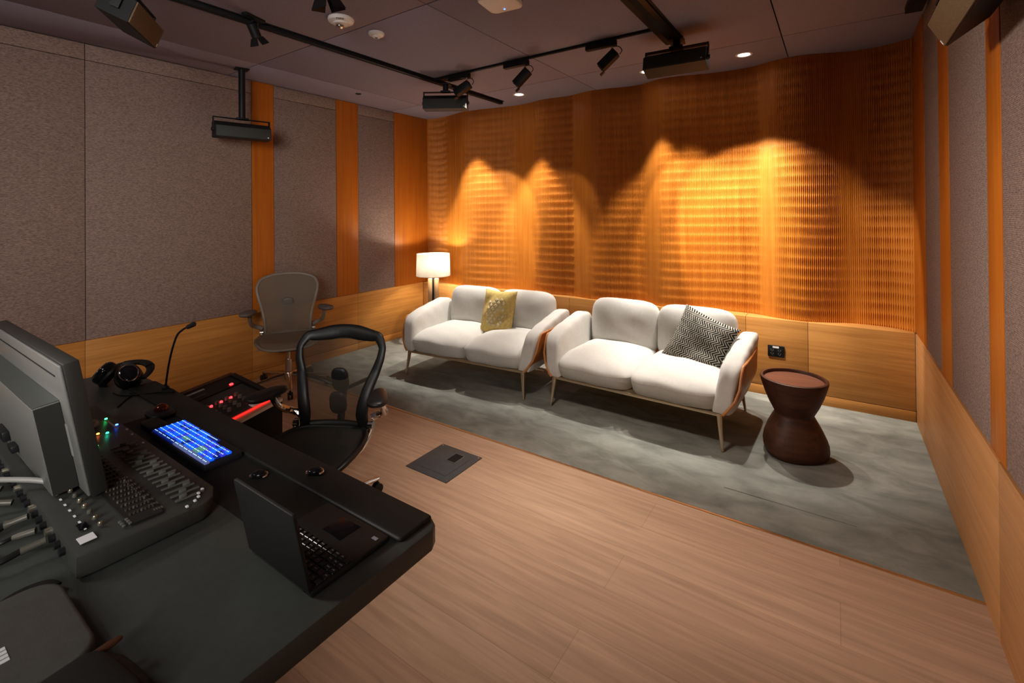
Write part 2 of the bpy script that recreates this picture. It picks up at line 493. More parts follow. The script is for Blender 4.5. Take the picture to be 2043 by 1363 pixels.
# left wall: fabric fields between wooden pilasters; wainscot below
HEAD = 2.612
def fab_panels(side, X, spans, seams_y=()):
    g = G(); s = 1 if side == 'left' else -1
    for y0, y1 in spans:
        cuts = [y0] + [q for q in seams_y if y0 < q < y1] + [y1]
        for a, b in zip(cuts[:-1], cuts[1:]):
            for z0, z1 in ((ZW + .002, HEAD - .002), (HEAD + .002, ZC - .004)):
                xa, xb = (X - .03, X) if s > 0 else (X, X + .03)
                g.add(bx(xa, xb, a + .002, b - .002, z0, z1, .0015), 0)
    xa, xb = (X - .12, X - .028) if s > 0 else (X + .028, X + .12)
    g.add(bx(xa, xb, YFRONT - .1, YB + .3, 0, ZC), 1)
    return struct(build('wall_' + side, g, [M_['fab'], M_['slot']]))
fab_panels('left', XL, [(YFRONT, 2.20), (2.405, 3.08), (3.36, 3.88)], (-.1, 1.045))
fab_panels('right', XR, [(YFRONT, 2.238), (2.421, 3.12), (3.389, 3.885)], (.9,))
k = 2
for y0, y1 in ((2.20, 2.405), (3.08, 3.36)):
    struct(build('trim_%d' % k, bx(XL - .03, XL + .002, y0 + .002, y1 - .002, ZW + .001, ZC - .002, .002), M_['pil'])); k += 1
for y0, y1 in ((2.238, 2.421), (3.12, 3.389), (3.885, YB + .2)):
    struct(build('trim_%d' % k, bx(XR - .002, XR + .03, y0 + .002, y1 - .002, ZW + .001, ZC - .002, .002), M_['pil'])); k += 1

def wains(name, mat, spans, axis, plane, sign, back=.06, splits=((0.0, .078), (.082, ZW))):
    g = G()
    for a, b in spans:
        for z0, z1 in splits:
            if axis == 'Y':
                x0, x1 = sorted((plane, plane - sign * back)); g.add(bx(x0, x1, a + .0012, b - .0012, z0, z1, .001))
            else:
                y0, y1 = sorted((plane, plane - sign * back)); g.add(bx(a + .0012, b - .0012, y0, y1, z0, z1, .001))
    return struct(build(name, g, mat))
wains('baseboard_left', M_['wainy'], [(YFRONT, -.1), (-.1, 1.04), (1.04, 2.194), (2.194, 3.337), (3.337, YB)], 'Y', XL + .008, 1)
wains('baseboard_right', M_['wainr'], [(YFRONT, -.1), (-.1, 1.04), (1.04, 2.30), (2.30, YB)], 'Y', XR - .008, -1, splits=((0.0, ZW),))
wains('baseboard_back', M_['wainx'], [(XL + .009, -3.44), (-3.44, -2.271), (-2.271, -1.4), (-1.4, -.626), (-.626, -.187), (-.187, XR - .009)], 'X', YB, -1, .22)

# back wall: rippled oak with fine milled vertical ribs
wp = np.array([(-4.40, 4.43), (-4.25, 4.465), (-4.10, 4.455), (-3.915, 4.42), (-3.73, 4.365), (-3.5, 4.375), (-3.25, 4.43), (-3.0, 4.475), (-2.8, 4.46), (-2.6, 4.40), (-2.45, 4.42), (-2.31, 4.446),
               (-2.18, 4.41), (-2.04, 4.372), (-1.85, 4.40), (-1.70, 4.45), (-1.57, 4.476), (-1.45, 4.42), (-1.32, 4.36), (-1.15, 4.385), (-.98, 4.44), (-.83, 4.479), (-.60, 4.488),
               (-.48, 4.435), (-.384, 4.385), (-.213, 4.36), (-.057, 4.42), (.06, 4.485), (.15, 4.505), (.325, 4.49), (.42, 4.43), (.50, 4.38)])
ap = np.array([(-4.40, .1), (-4.30, .5), (-4.18, 1), (-4.10, .8), (-4.0, .12), (-3.90, .02), (-3.75, .05), (-3.62, .5), (-3.45, 1), (-3.25, .7), (-3.08, .35), (-2.96, .04), (-2.80, .04), (-2.70, .45),
               (-2.50, 1), (-2.30, 1), (-2.262, 1), (-2.25, 0), (-2.06, .03), (-1.98, .6), (-1.75, 1), (-1.56, .8), (-1.50, .3), (-1.47, .02), (-1.37, .02), (-1.30, .6), (-1.15, .9), (-.85, 1),
               (-.62, 1), (-.545, .8), (-.51, .12), (-.43, .08), (-.37, .6), (-.2, .9), (-.03, .7), (.04, .3), (.09, .15), (.15, .35), (.25, .8), (.42, .7), (.50, .2)])
PITCH = .0132; ROW = .0815
ncol = int((XR - XL + .01) / (PITCH / 8)); z0w, z1w = ZW - .01, ZC + .015; nrow = int((z1w - z0w) / .0080)
ux = np.linspace(XL - .005, XR + .005, ncol); uz = np.linspace(z0w, z1w, nrow)
# smooth interpolation of plan curve: dense linear then blurred
def sm(pts, x, w):
    xx = np.linspace(pts[0, 0] - .2, pts[-1, 0] + .2, 4000); yy = np.interp(xx, pts[:, 0], pts[:, 1])
    kk = np.exp(-.5 * ((np.arange(-300, 301) * (xx[1] - xx[0])) / w) ** 2); kk /= kk.sum()
    return np.interp(x, xx, np.convolve(np.pad(yy, 300, mode='edge'), kk, mode='valid'))
yy = sm(wp, ux, .045); aa = np.clip(sm(ap, ux, .012), 0, 1)
ph = 2 * np.pi * ux / PITCH
ridge = np.clip(.5 + .75 * np.cos(ph), 0, 1)
fz = (uz / ROW) % 1.0
# each milled bead swells slowly upward and falls back quickly, so its short upper face catches the light
zw = np.where(fz < .80, fz / .80, (1 - fz) / .20); zw = zw * zw * (3 - 2 * zw)
depth = aa[None, :] * (.0062 * (ridge[None, :] - 1) + .0068 * (zw[:, None] - .5) * ridge[None, :])
Yw = np.maximum(yy, 4.358)[None, :] - depth + np.where(np.abs(ux + 3.852) < .004, .012, 0)[None, :]
XX = np.broadcast_to(ux[None, :], Yw.shape); ZZ = np.broadcast_to(uz[:, None], Yw.shape)
co = np.stack([XX, Yw, ZZ], -1).reshape(-1, 3).astype(np.float32)
jj, ii = np.meshgrid(np.arange(nrow - 1), np.arange(ncol - 1), indexing='ij')
b0 = (jj * ncol + ii).ravel()
fc = np.stack([b0, b0 + 1, b0 + ncol + 1, b0 + ncol], -1).astype(np.int32)
me = bpy.data.meshes.new('wall_back')
me.vertices.add(len(co)); me.vertices.foreach_set('co', co.ravel())
me.loops.add(fc.size); me.loops.foreach_set('vertex_index', fc.ravel())
me.polygons.add(len(fc)); me.polygons.foreach_set('loop_start', np.arange(0, fc.size, 4, dtype=np.int32))
me.update(calc_edges=True); me.shade_smooth(); me.materials.append(M_['wavy'])
wb = bpy.data.objects.new('wall_back', me); COL.objects.link(wb); struct(wb)
# left return of the wooden corner
struct(build('trim_%d' % k, bx(XL - .03, XL + .002, 3.882, YB + .2, ZW + .001, ZC - .002, .002), M_['pil'])); k += 1
struct(build('wall_front', bx(XL - .1, XR + .1, YFRONT - .12, YFRONT, 0, ZC + .02), M_['plaster']))

# ================================================================== SOFAS
def wr(x, y, z, k=1.0):
    return k * (.004 * math.sin(23 * x + 9 * z) * math.sin(17 * z + 5 * y) + .003 * math.sin(41 * y + 13 * x + 29 * z))

def make_sofa(label):
    t = thing('sofa', label, 'sofa', group='cream two-seat sofas')
    # seat cushions (front is -y)
    for s in (-1, 1):
        def fs(x, y, z, s=s):
            up = 1 if z > 0 else 0
            z += .016 * (1 - min(1, (x / .30) ** 2)) * up
            if y < -.15: z -= .035 * ((-y - .15) / .23) ** 1.5 * up
            if z < 0: z = max(z * 1.9, -.098); y += .022 * max(0, (-y - .25) / .13) * (-z / .1)
            inner = min(1, max(0, -s * x - .19) / .11)
            if y < -.2: y += .020 * inner ** 2
            z -= .010 * inner ** 2 * up
            if y < -.3: x += .004 * math.sin(60 * z + 9 * x) * inner
            return x, y + wr(x, y, z, .4), z + wr(x, y, 0, .5)
        build('seat_cushion', sup((.304, .375, .098), 6.5, 2.9, 20, fs), M_['sofa'], t, loc=(s * .292, -.030, .323))
    # back cushions
    for s in (-1, 1):
        def fb(x, y, z):
            y -= .03 * (1 - min(1, (x / .3) ** 2)) * (1 if y < 0 else .2) * (1 - .4 * (z / .23))
            return x, y + wr(x, 0, z, .45), z
        V, F = sup((.299, .218, .110), 4.6, 2.4, 18, lambda x, y, z: fb(x, -z, y))
        build('back_cushion', (V, F), M_['sofa'], t, loc=(s * .293, .285, .538), rot=(-.14, 0, 0))
    # padded arms: upright slabs whose top rises towards the back
    for s in (-1, 1):
        def fa(x, y, z, s=s):
            q = (y + .36) / .72                     # 0 front .. 1 back
            if z < 0: z = max(z * 1.5, -.178)
            k = max(0, (z + .10) / .28)
            z += (.115 * q - .045) * k
            y += .085 * ((z + .178) / .36) * max(0, min(1, 1 - q)) ** 1.2
            x += s * (.034 * (z + .03) / .2)
            if q < .3 and z > .02: y += .0018 * math.sin(110 * x) * (1 - q / .3)
            return x + wr(x, y, z, .4), y, z + wr(x, y, 0, .6)
        build('arm_cushion', sup((.070, .365, .175), 6.0, 4.2, 20, fa), M_['sofa'], t, loc=(s * .636, -.025, .405))
    # leather shell wrapping the sides and back
    path = []
    W, D, R = .722, .415, .24
    front = -.378
    N1 = 26
    for i in range(N1 + 1): path.append((-W + .0, front + (D - R - front) * i / N1, -1, 0))
    for i in range(1, 9):
        a = PI - (PI / 2) * i / 8; path.append((-W + R + R * math.cos(a), D - R + R * math.sin(a), math.cos(a), math.sin(a)))
    for i in range(1, 16): path.append((-W + R + (2 * W - 2 * R) * i / 16, D, 0, 1))
    half = path[:]
    path = half + [(-x, y, -nx, ny) for x, y, nx, ny in reversed(half[:-7])] if False else path
    for i in range(0, 9):
        a = PI / 2 - (PI / 2) * i / 8; path.append((W - R + R * math.cos(a), D - R + R * math.sin(a), math.cos(a), math.sin(a)))
    for i in range(1, N1 + 1): path.append((W, D - R - (D - R - front) * i / N1, 1, 0))
    K = len(path); SEC = 12
    def shell_pt(i, j, out):
        x, y, nx, ny = path[i]
        q = min(1, max(0, (y - front - .004) / .115))        # 0 at the front tip
        ztop = .250 + .265 * (1 - (1 - q) ** 1.7) + .02 * min(1, max(0, (y + .02) / .35))
        z0 = .222
        h = j / SEC
        z = z0 + (ztop - z0) * h
        zz = (z - z0) / .33
        off = -.076 + .080 * math.sin(min(1, zz * 2.0) * PI / 2) + .012 * zz - out
        off -= .014 * max(0, 1 - (y - front) / .16)
        return (x + nx * off, y + ny * off * .7, z)
    V = []; F = []
    for out in (0, .016):
        for i in range(K):
            for j in range(SEC + 1): V.append(shell_pt(i, j, out))
    S = SEC + 1; B = K * S
    for i in range(K - 1):
        for j in range(SEC):
            a = i * S + j; F.append((a, a + S, a + S + 1, a + 1)); b = B + a; F.append((b, b + 1, b + S + 1, b + S))
    for i in range(K - 1):
        a = i * S + SEC; F.append((a, a + S, B + a + S, B + a)); a = i * S; F.append((a, B + a, B + a + S, a + S))
    for j in range(SEC):
        F.append((j, j + 1, B + j + 1, B + j)); a = (K - 1) * S + j; F.append((a, B + a, B + a + 1, a + 1))
    sh = build('leather_shell', (V, F), M_['leather'], t, angle=60); sh['label'] = 'cognac leather shell wrapping the arms and back'
    rim = [tuple((Vector(shell_pt(i, SEC, 0)) + Vector(shell_pt(i, SEC, .016))) / 2) for i in range(K)]
    tip = lambda i: [tuple((Vector(shell_pt(i, j, 0)) + Vector(shell_pt(i, j, .016))) / 2) for j in range(SEC + 1)]
    build('piping', tube(tip(0) + rim[1:-1] + tip(K - 1)[::-1], .0085, 8), M_['piping'], sh)
    # underframe and legs
    fr = G()
    fr.add(bx(-.60, .60, -.366, -.346, .204, .224, .003)); fr.add(bx(-.60, .60, .31, .335, .204, .224, .003))
    for s in (-1, 1): fr.add(bx(s * .60 - .012, s * .60 + .012, -.366, .335, .204, .224, .003))
    fr.add(bx(-.58, .58, -.34, .31, .214, .225))
    build('underframe', fr, M_['champagne'], t)
    for sx in (-1, 1):
        for y, dy in ((-.362, -.030), (.322, .045)):
            build('leg', tube([(sx * .602, y, .224), (sx * .607, y + dy * .3, .15), (sx * .622, y + dy, .004)], [.019, .015, .009], 10, flat=(1, .8)), M_['champagne'], t)
    return t

sofa1 = make_sofa('cream two-seat sofa with the mustard cushion, near the corner floor lamp')
s_ang1 = math.radians(4.2)
sofa1.location = (-2.718, 3.50, .004); sofa1.rotation_euler = (0, 0, s_ang1)
sofa2 = copy_tree(sofa1)
sofa2['label'] = 'cream two-seat sofa with the chevron cushion, beside the round side table'
sofa2.location = (-1.206, 3.565, .004); sofa2.rotation_euler = (0, 0, math.radians(-1.6))

# ------------------------------------------------------------------ throw cushions
def pillow_mesh(w, h, t, n=26, crease=0.0):
    V = []; F = []
    def pt(u, v, s):
        e = max(0, (1 - u ** 4)) * max(0, (1 - v ** 4))
        z = s * t * e ** .55
        pin = .075
        x = u * w * (1 - pin * (1 - v * v)) ; y = v * h * (1 - pin * (1 - u * u))
        z += crease * math.sin(5 * u + 3 * v) * e + .006 * math.sin(9 * u * v + 4 * v) * e
        return (x, y, z)
    for s in (1, -1):
        o = len(V)
        for j in range(n + 1):
            for i in range(n + 1): V.append(pt(-1 + 2 * i / n, -1 + 2 * j / n, s))
        for j in range(n):
            for i in range(n):
                a = o + j * (n + 1) + i; q = (a, a + 1, a + n + 2, a + n + 1)
                F.append(q if s > 0 else tuple(reversed(q)))
    # weld seam
    bm = bmesh.new(); vs = [bm.verts.new(p) for p in V]
    for f in F: bm.faces.new([vs[i] for i in f])
    bmesh.ops.remove_doubles(bm, verts=bm.verts, dist=1e-5); bm.verts.index_update()
    V = [tuple(v.co) for v in bm.verts]; F = [tuple(v.index for v in f.verts) for f in bm.faces]; bm.free()
    return V, F, pt

V, F, pt = pillow_mesh(.215, .175, .062, crease=.008)
c1 = build('throw_cushion', (V, F), M_['mustard'])
tag(c1, 'mustard yellow cushion with raised beige diamonds on the sofa by the lamp', 'cushion')
Mcu = frame((-2.635, 3.60, .562), (1, .10, .02), (0, .30, 1)) @ rotm('Z', math.radians(88))
c1.matrix_world = Mcu
# raised diamonds: one part, sewn on the front
g = G()
dm = .0265
for a in range(-4, 5):
    for b in range(-4, 5):
        cx_, cy_ = (a - b) * dm * 1.15, (a + b) * dm * 1.0
        if abs(a) + abs(b) > 6 or abs(cx_) > .15 or abs(cy_) > .085 or rng.random() < .06: continue
        if abs(a) <= 3 and abs(b) <= 3:
            u0, v0 = cx_ / .215, cy_ / .175
            p = pt(u0, v0, 1)
            q = G()
            r_ = dm * .82
            ring = [(r_ * 1.1, 0), (0, r_), (-r_ * 1.1, 0), (0, -r_)]
            vv = [pt((cx_ + x) / .215, (cy_ + y) / .175, 1) for x, y in ring]
            vv = [(x, y, z + .001) for x, y, z in vv]; top = [(p[0] * .5 + x * .5, p[1] * .5 + y * .5, max(p[2], z) + .004) for x, y, z in vv]
            fl = [(i, (i + 1) % 4, 4 + (i + 1) % 4, 4 + i) for i in range(4)] + [(4, 5, 6, 7)]
            g.add((vv + top, fl))
tf = build('diamond_tufts', g, M_['tuft'], c1, angle=20); tf['label'] = 'raised beige diamond tufts'

V, F, pt = pillow_mesh(.212, .212, .070, crease=.004)
c2 = build('throw_cushion', (V, F), M_['chev'])
tag(c2, 'black and cream chevron cushion leaning in the sofa corner by the side table', 'cushion')
c2.matrix_world = frame((-.830, 3.62, .545), (1, -.12, -.0), (.05, .42, 1)) @ rotm('Z', math.radians(-19))

# ================================================================== FLOOR LAMP
t = thing('floor_lamp', 'lit lamp with white drum shade on a split wooden column in the corner', 'lamp', (-3.905, 4.05, .004))
build('base', lathe([(.125, 0), (.13, .006), (.12, .018), (.02, .024), (.012, .03)], 32), M_['black'], t)
build('stem', lathe([(.012, .022), (.012, .44), (.035, .445), (.035, .458), (.013, .46), (.013, .76), (.008, .77), (.008, .985)], 16), M_['black'], t)
for s in (-1, 1):
    a = math.radians(34)
    v = build('column_slat', bx(-.024, .024, -.03, .03, .458, .738, .006), M_['lampwood'], t)
    v.location = (s * .037 * math.cos(a), s * .037 * math.sin(a), 0); v.rotation_euler = (0, 0, a)
n = 48; V = []; F = []
for r_, z in ((.198, .772), (.192, 1.028), (.189, 1.028), (.195, .772)):
    for i in range(n): V.append((r_ * math.cos(2 * PI * i / n), r_ * math.sin(2 * PI * i / n), z))
for j in range(4):
    for i in range(n):
        F.append((j * n + i, j * n + (i + 1) % n, ((j + 1) % 4) * n + (i + 1) % n, ((j + 1) % 4) * n + i))
build('lamp_shade', (V, F), M_['shade'], t)
fr = G()
for a in range(3):
    c, s = math.cos(2 * PI * a / 3), math.sin(2 * PI * a / 3)
    fr.add(cyl((0, 0, .985), (.19 * c, .19 * s, 1.02), .002, n=6))
fr.add(lathe([(.010, .975), (.014, .985), (.006, 1.0)], 12))
build('shade_carrier', fr, M_['black'], t)
build('bulb', sup((.022, .022, .034), 2, 2, 8, c=(.05, 0, .945)), M_['bulb'], t)
build('bulb_holder', cyl((.012, 0, .90), (.05, 0, .915), .010, .016, 10), M_['black'], t)

# ================================================================== ROUND SIDE TABLE
t = thing('side_table', 'dark walnut hourglass side table with a round recessed top by the sofa', 'table', (-.225, 3.40, .004), math.radians(10))
prof = [(.158, 0), (.172, .010), (.178, .04), (.178, .075), (.170, .110), (.148, .165), (.122, .215), (.109, .238), (.107, .246), (.112, .258), (.136, .305), (.160, .365), (.177, .42), (.185, .452), (.184, .462), (.179, .465), (.169, .465), (.1655, .460), (.164, .440)]
V, F = lathe(prof, 56)
V = [((x * (1 + .05 * math.cos(3 * math.atan2(y, x) + 9 * z) * max(0, 1 - z / .23)), y * (1 + .05 * math.cos(3 * math.atan2(y, x) + 9 * z) * max(0, 1 - z / .23)), z)) for x, y, z in V]
build('body', (V, F), M_['tablew'], t, angle=50)
build('table_top', lathe([(.1638, .436), (.1638, .4445), (.163, .446), (.0001, .446)], 48, cap=False), M_['tabletop'], t)

# ================================================================== OFFICE CHAIRS
def hw(tt):
    return float(np.interp(tt, [0, .12, .25, .40, .55, .70, .82, .92, .97, 1.0], [.192, .190, .196, .212, .236, .258, .262, .235, .19, .12]))
def backp(x, tt):
    z = .455 + .525 * tt
    y = -.205 - .125 * tt ** 1.3 + .035 * math.sin(min(1, tt * 1.8) * PI)
    y += .06 * (x / .26) ** 2 * (1 - .45 * tt)
    return (x, y, z)

def make_chair(label, frame_m, mesh_m, seat_m, pad_m, base_m, mech_m, open_back, base_dy=0.0):
    t = thing('office_chair', label, 'chair')
    # back
    def bf(u, v):
        w = hw(v) - .012; return backp((2 * u - 1) * w, v)
    build('back_mesh', grid(bf, 16, 22), mesh_m, t, angle=180)
    tt = [i / 26 for i in range(27)]
    loop = [backp(hw(q), q) for q in tt]
    topn = [backp(hw(1.0) * c, 1.0 + .012 * (1 - c * c)) for c in (.75, .5, .25, 0, -.25, -.5, -.75)]
    loop += topn + [backp(-hw(q), q) for q in reversed(tt)]
    loop += [backp(-hw(0) * c, 0) for c in (.75, .4, 0, -.4, -.75)]
    rad = []
    for p in loop:
        q = (p[2] - .455) / .525
        if open_back: rad.append(float(np.interp(q, [0, .15, .5, .8, .93, 1], [.028, .036, .030, .021, .028, .044])))
        else: rad.append(.0135)
    if open_back:   # widen inward: keep outer edge
        lp = []
        for p, r_ in zip(loop, rad):
            q = min(1, max(0, (p[2] - .455) / .525))
            sx = 1 - (r_ - .012) / max(hw(q), .12) if abs(p[0]) > .05 else 1
            lp.append((p[0] * sx, p[1], p[2] - (r_ - .014) * (1 if q > .95 else 0)))
        loop = lp
    for _ in range(2):          # round the loop's corners
        nl, nr = [], []
        for i in range(len(loop)):
            a_, b_ = Vector(loop[i]), Vector(loop[(i + 1) % len(loop)]); ra, rb = rad[i], rad[(i + 1) % len(rad)]
            nl += [tuple(a_ * .75 + b_ * .25), tuple(a_ * .25 + b_ * .75)]; nr += [ra * .75 + rb * .25, ra * .25 + rb * .75]
        loop, rad = nl[::1], nr[::1]
    build('back_frame', tube(loop, rad, 10, closed=True, up=(0, 1, .28), flat=(.42, 1)), frame_m, t, angle=60)
    # spine with Y arms and lumbar pads behind the mesh
    g = G()
    g.add(tube(smooth_path([(0, -.06, .36), (0, -.215, .385), (0, -.265, .50), (0, -.300, .66)], 6), .022, 8, flat=(.7, 1)))
    for s in (-1, 1):
        p1 = backp(s * (hw(.5) - .012), .50)
        g.add(tube(smooth_path([(0, -.295, .62), (s * .08, -.305, .655), (s * .15, -.285, .69), (p1[0], p1[1] - .014, p1[2] + .01)], 5), .016, 8, flat=(.7, 1)))
    build('spine', g, frame_m, t)
    lp = build('lumbar_pad', sup((.052, .016, .074), 2.6, 3, 8), pad_m, t, loc=(0, -.250, .695), rot=(-.2, 0, 0))
    lp2 = build('lumbar_pad', sup((.052, .016, .066), 2.6, 3, 8), pad_m, t, loc=(0, -.222, .572), rot=(-.1, 0, 0))
    # seat
    def so(a):
        c, s = math.cos(a), math.sin(a)
        x = .250 * math.copysign(abs(c) ** .5, c); y = .245 * math.copysign(abs(s) ** .55, s)
        if y < 0: x *= 1 - .16 * (-y / .245)
        return x, y + .055
    def sz(x, y): return .452 + .16 * x * x * 1.2 - .9 * max(0, y - .16) ** 2 * 2.2 + .02 * max(0, -y - .05)
    NS = 40; V = [(0, .055, sz(0, .055) - .012)]; F = []
    RN = 7
    for k2 in range(1, RN + 1):
        for i in range(NS):
            x, y = so(2 * PI * i / NS); q = k2 / RN; px, py = x * q, .055 + (y - .055) * q
            V.append((px, py, sz(px, py) - .012 * (1 - q * q)))
    for i in range(NS): F.append((0, 1 + i, 1 + (i + 1) % NS))
    for k2 in range(RN - 1):
        for i in range(NS):
            a = 1 + k2 * NS + i; b = 1 + k2 * NS + (i + 1) % NS; F.append((a, a + NS, b + NS, b))
    build('seat_mesh', (V, F), seat_m, t, angle=180)
    rim = []
    for i in range(NS):
        x, y = so(2 * PI * i / NS); rim.append((x, y, sz(x, y) - .006))
    build('seat_frame', tube(rim, .016, 8, closed=True, up=(0, 0, 1), flat=(.8, 1.1)), frame_m, t, angle=60)
    # tilt housing and side links
    g = G(); g.add(box((0, .02, .372), (.16, .22, .065), .02, 3)); g.add(box((0, -.05, .385), (.26, .06, .04), .012))
    build('tilt_housing', g, mech_m, t)
    for s in (-1, 1):
        build('side_link', tube(smooth_path([(s * .07, .06, .375), (s * .15, .03, .372), (s * .205, -.05, .395), (s * .222, -.13, .44), (s * .216, -.185, .475)], 6), .0135, 8, flat=(1.3, .8)), base_m, t)
        build('pivot', cyl((s * .205, -.165, .475), (s * .232, -.165, .475), .024, n=18), base_m, t)
    build('tilt_lever', G().add(cyl((.06, .03, .375), (.21, .05, .37), .006, n=8)).add(box((.225, .053, .37), (.045, .018, .01), .003)), mech_m, t)
    # arms
    for s in (-1, 1):
        a = build('arm_bracket', tube(smooth_path([(s * .205, -.20, .500), (s * .245, -.215, .515), (s * .290, -.185, .540), (s * .308, -.12, .590), (s * .308, -.07, .658)], 6), [.021] * 8 + [.019] * 8 + [.017] * 9, 10), base_m if open_back else frame_m, t)
        p = build('arm_pad', sup((.050, .130, .027), 2.6, 2.4, 10, lambda x, y, z: (x * (1 + .25 * y / .13), y, z)), pad_m, t, loc=(s * .312, -.035, .682), rot=(.05, 0, s * -.30))
    # column and star base
    by = base_dy
    build('column', G().add(cyl((0, by, .10), (0, by, .25), .026, n=18)).add(cyl((0, by, .25), (0, by, .352), .016, n=14)), base_m, t)
    build('base_hub', lathe([(.03, .070), (.042, .08), (.044, .115), (.036, .135), (.028, .14)], 20), base_m, t, loc=(0, by, 0))
    for i in range(5):
        a = 2 * PI * i / 5 + .35
        c, s = math.cos(a), math.sin(a)
        l = build('base_leg', tube([(.03 * c, .03 * s, .112), (.12 * c, .12 * s, .108), (.26 * c, .26 * s, .090), (.345 * c, .345 * s, .082)], [.027, .022, .018, .015], 10, flat=(.75, 1), up=(0, 0, 1)), base_m, t, loc=(0, by, 0))
        w = G()
        px, py = .338 * c, .338 * s
        for q in (-1, 1):
            ox, oy = -s * .013 * q, c * .013 * q
            w.add(tube([(px + ox * .35, py + oy * .35, .0295), (px + ox * .6, py + oy * .6, .0295), (px + ox * 1.4, py + oy * 1.4, .0295), (px + ox * 1.6, py + oy * 1.6, .0295)], [.026, .0295, .0295, .024], 18))
        w.add(cyl((px, py, .035), (px, py, .080), .008, n=8))
        build('caster', w, M_['blackp'], t, loc=(0, by, 0))
    return t

ch = make_chair('black mesh office chair pushed up to the dark desk', M_['chairblk'], M_['meshblk'], M_['meshblk2'], M_['blackp'], M_['chrome'], M_['chairblk'], True, -.045)
ch.location = (-2.058, 1.345, 0); ch.rotation_euler = (0, 0, math.radians(209)); ch.scale = (.905,) * 3
ch2 = make_chair('taupe grey mesh office chair standing against the left fabric wall', M_['chairgry'], M_['meshgry'], M_['meshgry2'], M_['padgry'], M_['alu'], M_['chairgry'], False)
ch2.location = (-3.965, 2.30, 0); ch2.rotation_euler = (0, 0, math.radians(240)); ch2.scale = (.97,) * 3

# ================================================================== DESK
DZ = .74
t = thing('studio_desk', 'large charcoal studio desk with a black arm rest along the chair side', 'desk', (-1.86, .3, 0))
def loc(o, root): o.location = (-root.location[0], -root.location[1], -root.location[2]); return o
DX0, DX1, DY0, DY1 = -2.925, -.808, -.25, .862
poly = [(DX0, DY0), (DX1 - .0, DY0), (DX1, DY1 - .035), (DX1 - .012, DY1 - .012), (DX1 - .035, DY1), (DX0 + .03, DY1), (DX0, DY1 - .03)]
loc(build('desk_top', prism(poly, DZ - .052, DZ, .006), M_['desk'], t), t)
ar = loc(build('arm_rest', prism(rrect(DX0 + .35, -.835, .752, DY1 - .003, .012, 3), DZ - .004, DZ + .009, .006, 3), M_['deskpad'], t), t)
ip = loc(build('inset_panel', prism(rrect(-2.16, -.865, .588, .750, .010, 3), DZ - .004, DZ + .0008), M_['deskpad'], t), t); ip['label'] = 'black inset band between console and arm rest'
for x0, x1 in ((DX0 + .05, DX0 + .11), (DX1 - .66, DX1 - .60)):
    loc(build('desk_leg', bx(x0, x1, -.15, .70, 0, DZ - .052, .004), M_['deskedge'], t), t)
loc(build('modesty_panel', bx(DX0 + .11, DX1 - .66, -.12, -.10, .25, DZ - .052), M_['deskedge'], t), t)

# ------------------------------------------------------------------ mixing console
t = thing('mixing_console', 'dark grey mixing console with rows of faders and knobs under the monitor', 'mixing console', (-1.80, .44, DZ))
cx0, cx1, cy0, cy1 = -2.335, -1.300, .296, .585
def cw(x, y, z): return (x + 1.80, y - .44, z - DZ)
def ctop(y): return .800 - .012 * (y - cy0) / (cy1 - cy0)
cpoly = [(cx0, cy0), (cx1 - .006, cy0), (cx1, cy0 + .03), (cx1, cy1 - .055), (cx1 - .022, cy1 - .022), (cx1 - .07, cy1), (cx0, cy1)]
V, F = prism([(x + 1.80, y - .44) for x, y in cpoly], .006, .055, .005)
V = [(x, y, z - .012 * ((y + .44 - cy0) / (cy1 - cy0)) * (1 if z > .03 else 0)) for x, y, z in V]
build('body', (V, F), M_['console'], t)
build('side_foot', bx(*[cx0 + .05 + 1.8, cx1 - .05 + 1.8, cy0 + .03 - .44, cy1 - .05 - .44], 0, .008), M_['consoled'], t)
# dark control field and fader field
def plate(x0, x1, y0, y1, zt=.0012):
    V = [cw(x0, y0, ctop(y0) + zt), cw(x1, y0, ctop(y0) + zt), cw(x1, y1, ctop(y1) + zt), cw(x0, y1, ctop(y1) + zt)]
    W = [(x, y, z - .004) for x, y, z in V]
    return V + W, [(0, 1, 2, 3), (4, 7, 6, 5), (0, 4, 5, 1), (1, 5, 6, 2), (2, 6, 7, 3), (3, 7, 4, 0)]
build('control_panel', plate(cx0 + .02, cx1 - .035, cy0 + .10, cy1 - .125), M_['consoled'], t)
kn = G()
for r_ in range(7):
    for q in range(34):
        x = cx0 + .05 + q * .0275; y = cy0 + .112 + r_ * .0075
        if x > cx1 - .05: continue
        p = cw(x, y, ctop(y))
        kn.add(lathe([(.0030, 0), (.0028, .006), (.0001, .0062)], 6, cap=False), 0 if (q * 7 + r_ * 3) % 5 else 1, tr(*p))
kb = build('knob_bank', kn, [M_['knobd'], M_['knob']], t); kb['kind'] = 'stuff'
for q in range(17):
    x = -1.825 + q * .0292
    y0, y1 = cy1 - .092, cy1 - .028
    build('fader_slot', plate(x - .0024, x + .0024, y0, y1, .0016), M_['fader'], t)
    yy_ = y0 + .030 + .016 * math.sin(q * 1.9)
    fp = cw(x, yy_, ctop(yy_) + .006)
    build('fader_cap', box(fp, (.0085, .016, .009), .002), M_['fader'], t)
    g = G()
    for i in range(4):
        yb = cy1 - .124 + i * .005 - .012; g.add(box(cw(x, yb, ctop(yb) + .001), (.010, .0028, .002)))
    build('channel_buttons', g, M_['knob'], t)
